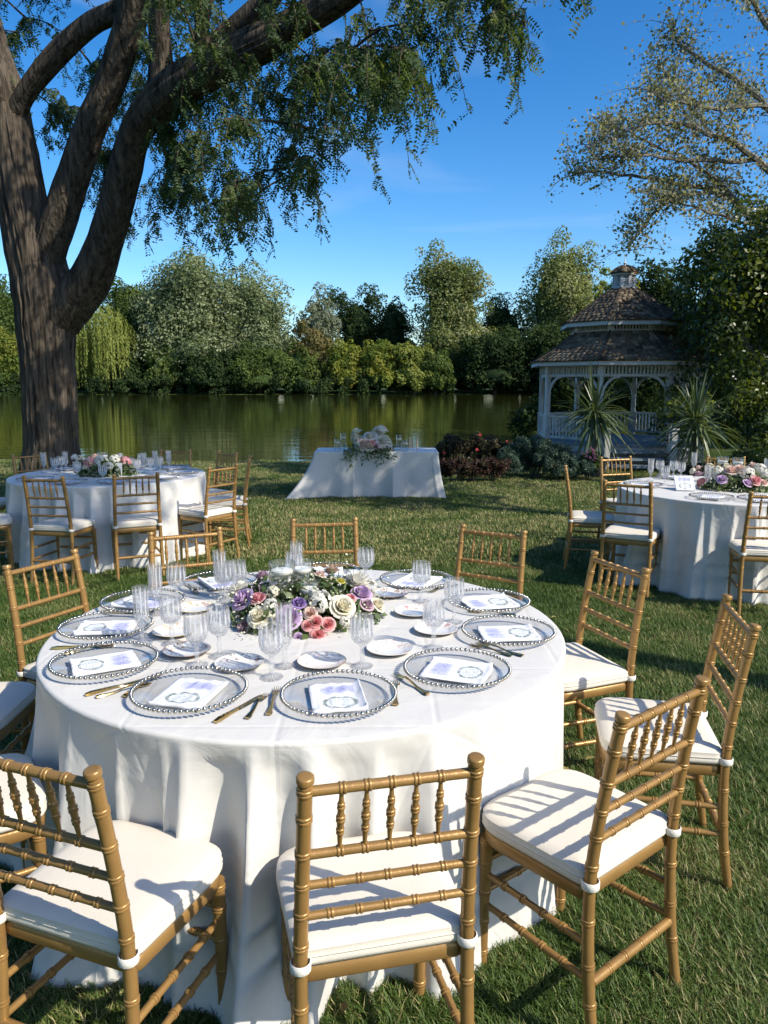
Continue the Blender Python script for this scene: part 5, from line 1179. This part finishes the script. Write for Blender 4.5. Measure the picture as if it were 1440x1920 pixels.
def hydr_mesh(r, m, seed, n=60):
    rg = np.random.default_rng(seed); P = rg.normal(size=(n, 3)); P[:, 2] = np.abs(P[:, 2]) - .2; P /= np.linalg.norm(P, axis=1)[:, None]; V = []; Q = []; T = []
    for p in P:
        d = Vector(p); u = d.orthogonal().normalized(); v = d.cross(u); c = d * r * rg.uniform(.85, 1); t0 = rg.uniform(); s = r * .26; a0 = rg.uniform(0, 6)
        for k in range(4):
            a = a0 + k * math.pi / 2; e = u * math.cos(a) + v * math.sin(a); f = u * math.cos(a + .7) + v * math.sin(a + .7); g_ = u * math.cos(a - .7) + v * math.sin(a - .7); n0 = len(V)
            V += [tuple(c), tuple(c + g_ * s * .7 + d * s * .1), tuple(c + e * s + d * s * .05), tuple(c + f * s * .7 + d * s * .1)]; Q.append((n0, n0 + 1, n0 + 2, n0 + 3)); T += [t0] * 4
    return np_mesh('bloom', V, Q, m, T, True)
lm_fol = leafmat('leaf_arrangement', (.030, .060, .020), (.10, .15, .055), .3, rough=.45, c3=(.17, .21, .10))
lm_filler = leafmat('filler_blossom', (.6, .6, .45), (.82, .80, .66), .2)
FK = {'rose': rose_mesh, 'mum': mum_mesh, 'hyd': hydr_mesh}
def arrangement(name, label, c, rr, blooms, seed, nleaf, lsize=.05, filler=350, group=None, trail=None):
    rg = np.random.default_rng(seed); o = thing(name, label, 'flowers', c, 0, group)
    for k, (fk, col, p, r) in enumerate(blooms):
        d = (p - c); d = Vector((d.x / rr[0] ** 2, d.y / rr[1] ** 2, d.z / rr[2] ** 2 + 1.0)).normalized(); d = (d + Vector((rg.normal() * .15, rg.normal() * .15 - .12, 0))).normalized()
        f = link('rose' if fk == 'rose' else 'bloom', FK[fk](r, PC[col], seed * 50 + k), o, p - c); f.rotation_euler = d.to_track_quat('Z', 'Y').to_euler()
    n = nleaf; D = rg.normal(size=(n, 3)); D[:, 2] = np.abs(D[:, 2]) * .8 - .08; D /= np.linalg.norm(D, axis=1)[:, None]; q = rg.uniform(.55, 1.04, n)[:, None]; P = D * np.array(rr) * q; P[:, 2] = np.maximum(P[:, 2], .008)
    nr = D + rg.normal(size=(n, 3)) * .6; nr /= np.linalg.norm(nr, axis=1)[:, None]; parts = [leaf_quads(P, nr, lsize, rg, .5)]
    if trail:
        for (x, y, z, L) in trail:
            m = int(L * 60); t = np.linspace(0, 1, m)[:, None]; P = np.array([[x, y, z]]) + t * np.array([[rg.uniform(-.35, .35) * L, -.12 * L, 0]]) + np.array([[0, 0, -1.]]) * (L * t ** 1.5) + rg.normal(size=(m, 3)) * .022
            nr = rg.normal(size=(m, 3)) + np.array([0, -1, .3]); nr /= np.linalg.norm(nr, axis=1)[:, None]; parts.append(leaf_quads(P, nr, lsize, rg, .4))
    V, Q, T = merge(parts); f = link('foliage', np_mesh('foliage', V, Q, lm_fol, T), o); f['kind'] = 'stuff'
    if filler:
        cl = rg.normal(size=(14, 3)); cl[:, 2] = np.abs(cl[:, 2]); cl /= np.linalg.norm(cl, axis=1)[:, None]; ids = rg.integers(0, 14, filler); P = (cl[ids] + rg.normal(size=(filler, 3)) * .16) * np.array(rr) * rg.uniform(.92, 1.12, filler)[:, None]; P[:, 2] = np.maximum(P[:, 2], .02)
        nr = rg.normal(size=(filler, 3)) + np.array([.3, -.4, .8]); nr /= np.linalg.norm(nr, axis=1)[:, None]; V, Q, T = leaf_quads(P, nr, .009, rg, .9); f = link('filler_blossom', np_mesh('filler_blossom', V, Q, lm_filler, T), o); f['kind'] = 'stuff'
    MB().lathe([(.001, .001), (rr[0] * .55, .001), (rr[0] * .6, rr[2] * .35), (rr[0] * .4, rr[2] * .5), (.001, rr[2] * .55)], 18).build('moss_base', M['leafbase'], o)
    return o
M['leafbase'] = simple('floral_moss', (.02, .035, .012), .95, 0, .1, .3, 40, .6)
def candle_vase(p, r, h, wax, label, group):
    o = thing('floating_candle_vase', label, 'candle vase', p, 0, group)
    MB().lathe([(.001, .004), (r - .002, .004), (r, .006), (r, h), (r - .0005, h + .001), (r - .003, h), (r - .003, .01), (.001, .008)], 32).build('glass_cylinder', M['vase_glass'], o)
    MB().lathe([(.001, wax - .022), (r * .55, wax - .022), (r * .84, wax - .008), (r * .86, wax), (r * .80, wax + .003), (.001, wax + .001)], 28).build('candle', M['wax'], o)
    MB().tube([(0, 0, wax), (.001, 0, wax + .008)], .0009, 5).build('wick', M['pot'], o)
    MB().lathe([(.001, wax - .012), (r - .0034, wax - .012), (r - .0034, wax - .0118)], 28).build('water', M['plate_glass'], o)
    return o
AC = Vector((-.31, 2.90, TT)); AR = (.30, .27, .165)
bl = [('rose', 'lavender', 455, 1124, 21), ('rose', 'pink', 484, 1122, 14), ('rose', 'cream', 486, 1157, 20), ('hyd', 'white', 508, 1135, 14), ('rose', 'purple', 561, 1131, 13), ('rose', 'lavender', 541, 1158, 22), ('hyd', 'white', 601, 1129, 22), ('rose', 'cream', 642, 1138, 22), ('rose', 'blush', 582, 1150, 12),
      ('rose', 'coral', 592, 1167, 13), ('rose', 'coral', 615, 1171, 13), ('rose', 'coral', 596, 1190, 14), ('rose', 'coral', 577, 1173, 10), ('rose', 'lavender', 678, 1113, 18), ('rose', 'pink', 657, 1122, 10), ('rose', 'mauve', 688, 1134, 13), ('rose', 'cream', 708, 1134, 15), ('mum', 'white', 668, 1097, 24), ('hyd', 'white', 694, 1100, 14), ('mum', 'mauve', 494, 1085, 14), ('rose', 'white', 452, 1101, 16),
      ('rose', 'dusty', 622, 1071, 15), ('rose', 'mauve', 456, 1176, 14), ('rose', 'purple', 432, 1188, 12), ('rose', 'yellow', 640, 1090, 7), ('rose', 'yellow', 551, 1202, 8), ('rose', 'lavender', 559, 1196, 9), ('hyd', 'cream', 512, 1110, 12), ('rose', 'blush', 600, 1078, 10), ('hyd', 'white', 646, 1165, 11), ('rose', 'cream', 520, 1160, 11)]
blooms = []
for fk, col, x, y, rp in bl: p = on_dome(x, y, AC, AR); blooms.append((fk, col, p, rp * p.y / F * 1.10))
rb = random.Random(4)
for a in range(20, 175, 17): blooms.append((rb.choice(['rose', 'hyd', 'mum']), rb.choice(['cream', 'lavender', 'white', 'blush']), AC + Vector((AR[0] * .9 * math.cos(R(a)), AR[1] * .9 * math.sin(R(a)), .05 + .05 * rb.random())), .036))
arrangement('floral_centerpiece', 'low centrepiece of lavender, cream and coral roses around floating candles', AC, AR, blooms, 5, 1500, .042, 800, 'low flower centrepieces')
for i, (x, y, r, wx, lb) in enumerate([(529, 1070, .050, .195, 'glass cylinder with floating candle behind the lavender roses, beside its taller twin'), (566, 1067, .044, .188, 'narrower glass cylinder with floating candle beside the wider one'), (580, 1105, .042, .13, 'low glass cylinder with floating candle sunk among the roses')]):
    zc = TT + wx; p = un(x, y, zc); candle_vase(Vector((p.x, p.y, TT + .002)), r, wx + .032, wx, lb, 'floating candles on the lavender-rose table')
# tree-side table
SIDES = {}
def settings(c, g, angs, where, table, r=.72):
    z = g + TT; SIDES[table] = list(zip(angs, where))
    for i, a in enumerate(angs):
        p = Vector((c.x + r * math.cos(R(a)), c.y + r * math.sin(R(a)), z + .001)); rz = R(a) + math.pi / 2
        o = thing('charger', 'beaded glass charger on the ' + table + ', ' + where[i], 'plate', p, rz, 'beaded chargers on the ' + table); link('glass_plate', CHG, o); link('beaded_rim', CHB, o)
        nk = link('napkin', napkin_mesh(30 + i), None, p - Vector((0, 0, .001)), (0, 0, rz)); tag(nk, 'printed white napkin on the ' + table + ', ' + where[i], 'napkin', 'printed napkins on the ' + table)
def glasses(c, g, lst, table):
    for k, (kd, x, y) in enumerate(lst):
        p = un(x, y, g + TT); p.z += .0015; me = GOB if kd == 'g' else FLU; o = link('goblet' if kd == 'g' else 'champagne_flute', me, None, p, (0, 0, k * .9))
        an = math.degrees(math.atan2(p.y - c.y, p.x - c.x)); wi = min(range(len(SIDES[table])), key=lambda i_: abs((an - SIDES[table][i_][0] + 180) % 360 - 180))
        tag(o, ('cut crystal goblet on the ' if kd == 'g' else 'slim crystal flute on the ') + table + ', ' + SIDES[table][wi][1], 'goblet' if kd == 'g' else 'flute', 'crystal glasses on the ' + table)
settings(LC, gl_, [-100, -66, -30, 8, 45, 84, 145, -135], ['lawn side', 'side facing the lavender-rose table', 'between lavender-rose and sweetheart sides', 'sweetheart-table side', 'between sweetheart and lake sides', 'lake side', 'trunk side', 'between trunk and lawn sides'], 'tree-side table')
glasses(LC, gl_, [('f', 83, 886), ('g', 104, 890), ('g', 116, 886), ('f', 124, 884), ('g', 146, 899), ('g', 194, 907), ('g', 246, 889), ('g', 258, 893), ('f', 271, 887), ('g', 283, 889), ('f', 292, 882), ('g', 300, 887), ('f', 317, 881), ('g', 266, 880)], 'tree-side table')
AL = Vector((LC.x - .02, LC.y - .02, gl_ + TT)); RL = (.30, .24, .17)
def simple_blooms(c, rr, lst):
    out = []
    for fk, col, x, y, rp in lst: p = on_dome(x, y, c, rr); out.append((fk, col, p, rp * p.y / F))
    return out
arrangement('floral_centerpiece', 'low centrepiece of pink and white hydrangeas on the tree-side table', AL, RL, simple_blooms(AL, RL, [('hyd', 'pink', 168, 868, 12), ('hyd', 'white', 190, 866, 13), ('hyd', 'pink', 235, 866, 11), ('hyd', 'white', 215, 862, 10), ('hyd', 'cream', 150, 862, 9), ('hyd', 'white', 140, 858, 7), ('rose', 'blush', 178, 856, 7), ('hyd', 'white', 205, 874, 8), ('rose', 'cream', 160, 876, 6), ('hyd', 'white', 225, 856, 7)]), 15, 700, .06, 250, 'low flower centrepieces')
p = un(193, 853, gl_ + TT + .19); candle_vase(Vector((p.x, p.y, gl_ + TT + .002)), .055, .215, .18, 'floating candle cylinder among the pink hydrangeas', 'floating candles on the tree-side table')
cd = un(222, 893, gl_ + TT); o = thing('table_card', 'small white upright card beside the pink hydrangeas', 'card', cd, R(-12)); MB().box((0, 0, .065), (.085, .003, .13), 0, R(-6)).build('card', M['porcelain_white'], o, False); MB().box((0, .008, .004), (.05, .03, .006)).build('foot', M['plate_glass'], o, False)
# gazebo-side table
settings(RC, gr_, [168, 108, -125, -97, -60, 66, 30], ['open lawn side', 'juniper side', 'side facing the lavender-rose table', 'next beyond the lavender-rose side', 'second beyond the lavender-rose side', 'shaded spiky plant side', 'evergreen shrub side'], 'gazebo-side table')
glasses(RC, gr_, [('f', 1219, 901), ('g', 1236, 896), ('g', 1246, 909), ('g', 1262, 897), ('g', 1276, 900), ('f', 1300, 886), ('f', 1325, 918), ('g', 1341, 918), ('f', 1436, 900)], 'gazebo-side table')
AR2 = Vector((RC.x + .06, RC.y - .02, gr_ + TT)); RR2 = (.33, .26, .19)
arrangement('floral_centerpiece', 'low centrepiece of blush and pink roses on the gazebo-side table', AR2, RR2, simple_blooms(AR2, RR2, [('rose', 'blush', 1372, 883, 13), ('rose', 'blush', 1388, 880, 11), ('hyd', 'white', 1400, 888, 14), ('rose', 'lavender', 1354, 899, 10), ('rose', 'lavender', 1402, 906, 9), ('rose', 'pink', 1417, 901, 11), ('hyd', 'white', 1424, 882, 14), ('rose', 'pink', 1316, 905, 12), ('rose', 'mauve', 1310, 890, 9), ('hyd', 'white', 1345, 885, 12), ('hyd', 'cream', 1330, 876, 8), ('rose', 'blush', 1310, 878, 7), ('hyd', 'white', 1436, 892, 9), ('rose', 'blush', 1412, 874, 9), ('hyd', 'cream', 1300, 884, 7), ('rose', 'blush', 1432, 905, 8), ('rose', 'cream', 1362, 874, 8)]), 25, 800, .055, 350, 'low flower centrepieces')
for x, y, lb in ((1355, 864, 'floating candle cylinder among the blush roses, towards the lavender-rose table'), (1384, 866, 'floating candle cylinder among the blush roses, farther into the flowers')):
    p = un(x, y, gr_ + TT + .2); candle_vase(Vector((p.x, p.y, gr_ + TT + .002)), .05, .235, .195, lb, 'floating candles on the gazebo-side table')
nk = link('napkin', napkin_mesh(44), None, un(1283, 912, gr_ + TT + .03), (R(30), 0, R(-14))); nk.location.z = gr_ + TT + .05; tag(nk, 'lavender printed napkin propped upright beside the crystal goblets', 'napkin', 'printed napkins on the gazebo-side table')
# sweetheart table
AS = Vector((at(697, 850, SW.y - SWD / 2 + .18).x, SW.y - SWD / 2 + .20, SWZ + .002)); RS = (.33, .22, .27)
rb = random.Random(9); lst = []
for i in range(24):
    x = 665 + rb.random() * 68; y = 806 + rb.random() * 34; lst.append((rb.choice(['rose', 'hyd', 'rose']), rb.choice(['cream', 'white', 'blush', 'cream']), x, y, 7.5 + rb.random() * 4))
for x, y, c_, r in [(684, 840, 'coral', 6), (706, 836, 'lavender', 7), (698, 832, 'pink', 7), (720, 832, 'pink', 6), (690, 830, 'mauve', 7), (712, 842, 'lavender', 5), (676, 828, 'mauve', 6)]: lst.append(('rose', c_, x, y, r))
arrangement('floral_arrangement', 'tall cream and pink rose arrangement trailing greenery over the sweetheart table front', AS, RS, simple_blooms(AS, RS, lst), 35, 1100, .065, 300, 'low flower centrepieces', [(rb.uniform(-.42, .34), -.23, .06, rb.uniform(.10, .26)) for _ in range(24)])
for i, (x, y, h, lb) in enumerate([(633, 846, .19, 'short hurricane candle glass at the lake-left end of the sweetheart table'), (644, 842, .25, 'tall hurricane candle glass beside the short one away from the rose bushes'), (748, 844, .24, 'tall hurricane candle glass next to the rose arrangement, rose-bush side'), (760, 846, .17, 'short hurricane candle glass next to the tall one, rose-bush side')]):
    p = un(x, y, SWZ); candle_vase(Vector((p.x, p.y, SWZ + .002)), .048, h, h * .72, lb, 'hurricane candles on the sweetheart table')
for i, (x, y, h) in enumerate([(768, 844, .20), (774, 845, .17), (782, 846, .21)]):
    p = un(x, y, SWZ); o = thing('taper_candle', ['tall slim rose taper candle next to the short hurricane glass', 'shortest slim rose taper candle, middle of its row of three', 'tallest slim rose taper candle, nearest the rose bushes'][i], 'candle', p, 0, 'taper candles on the sweetheart table')
    MB().lathe([(.001, .001), (.032, .001), (.03, .006), (.012, .012), (.012, .03), (.001, .03)], 16).build('holder', M['plate_glass'], o); MB().tube([(0, 0, .028), (0, 0, h), (0, 0, h + .01)], [.010, .009, .003], 10).build('taper', simple('rose_wax', (.62, .36, .28), .45), o)
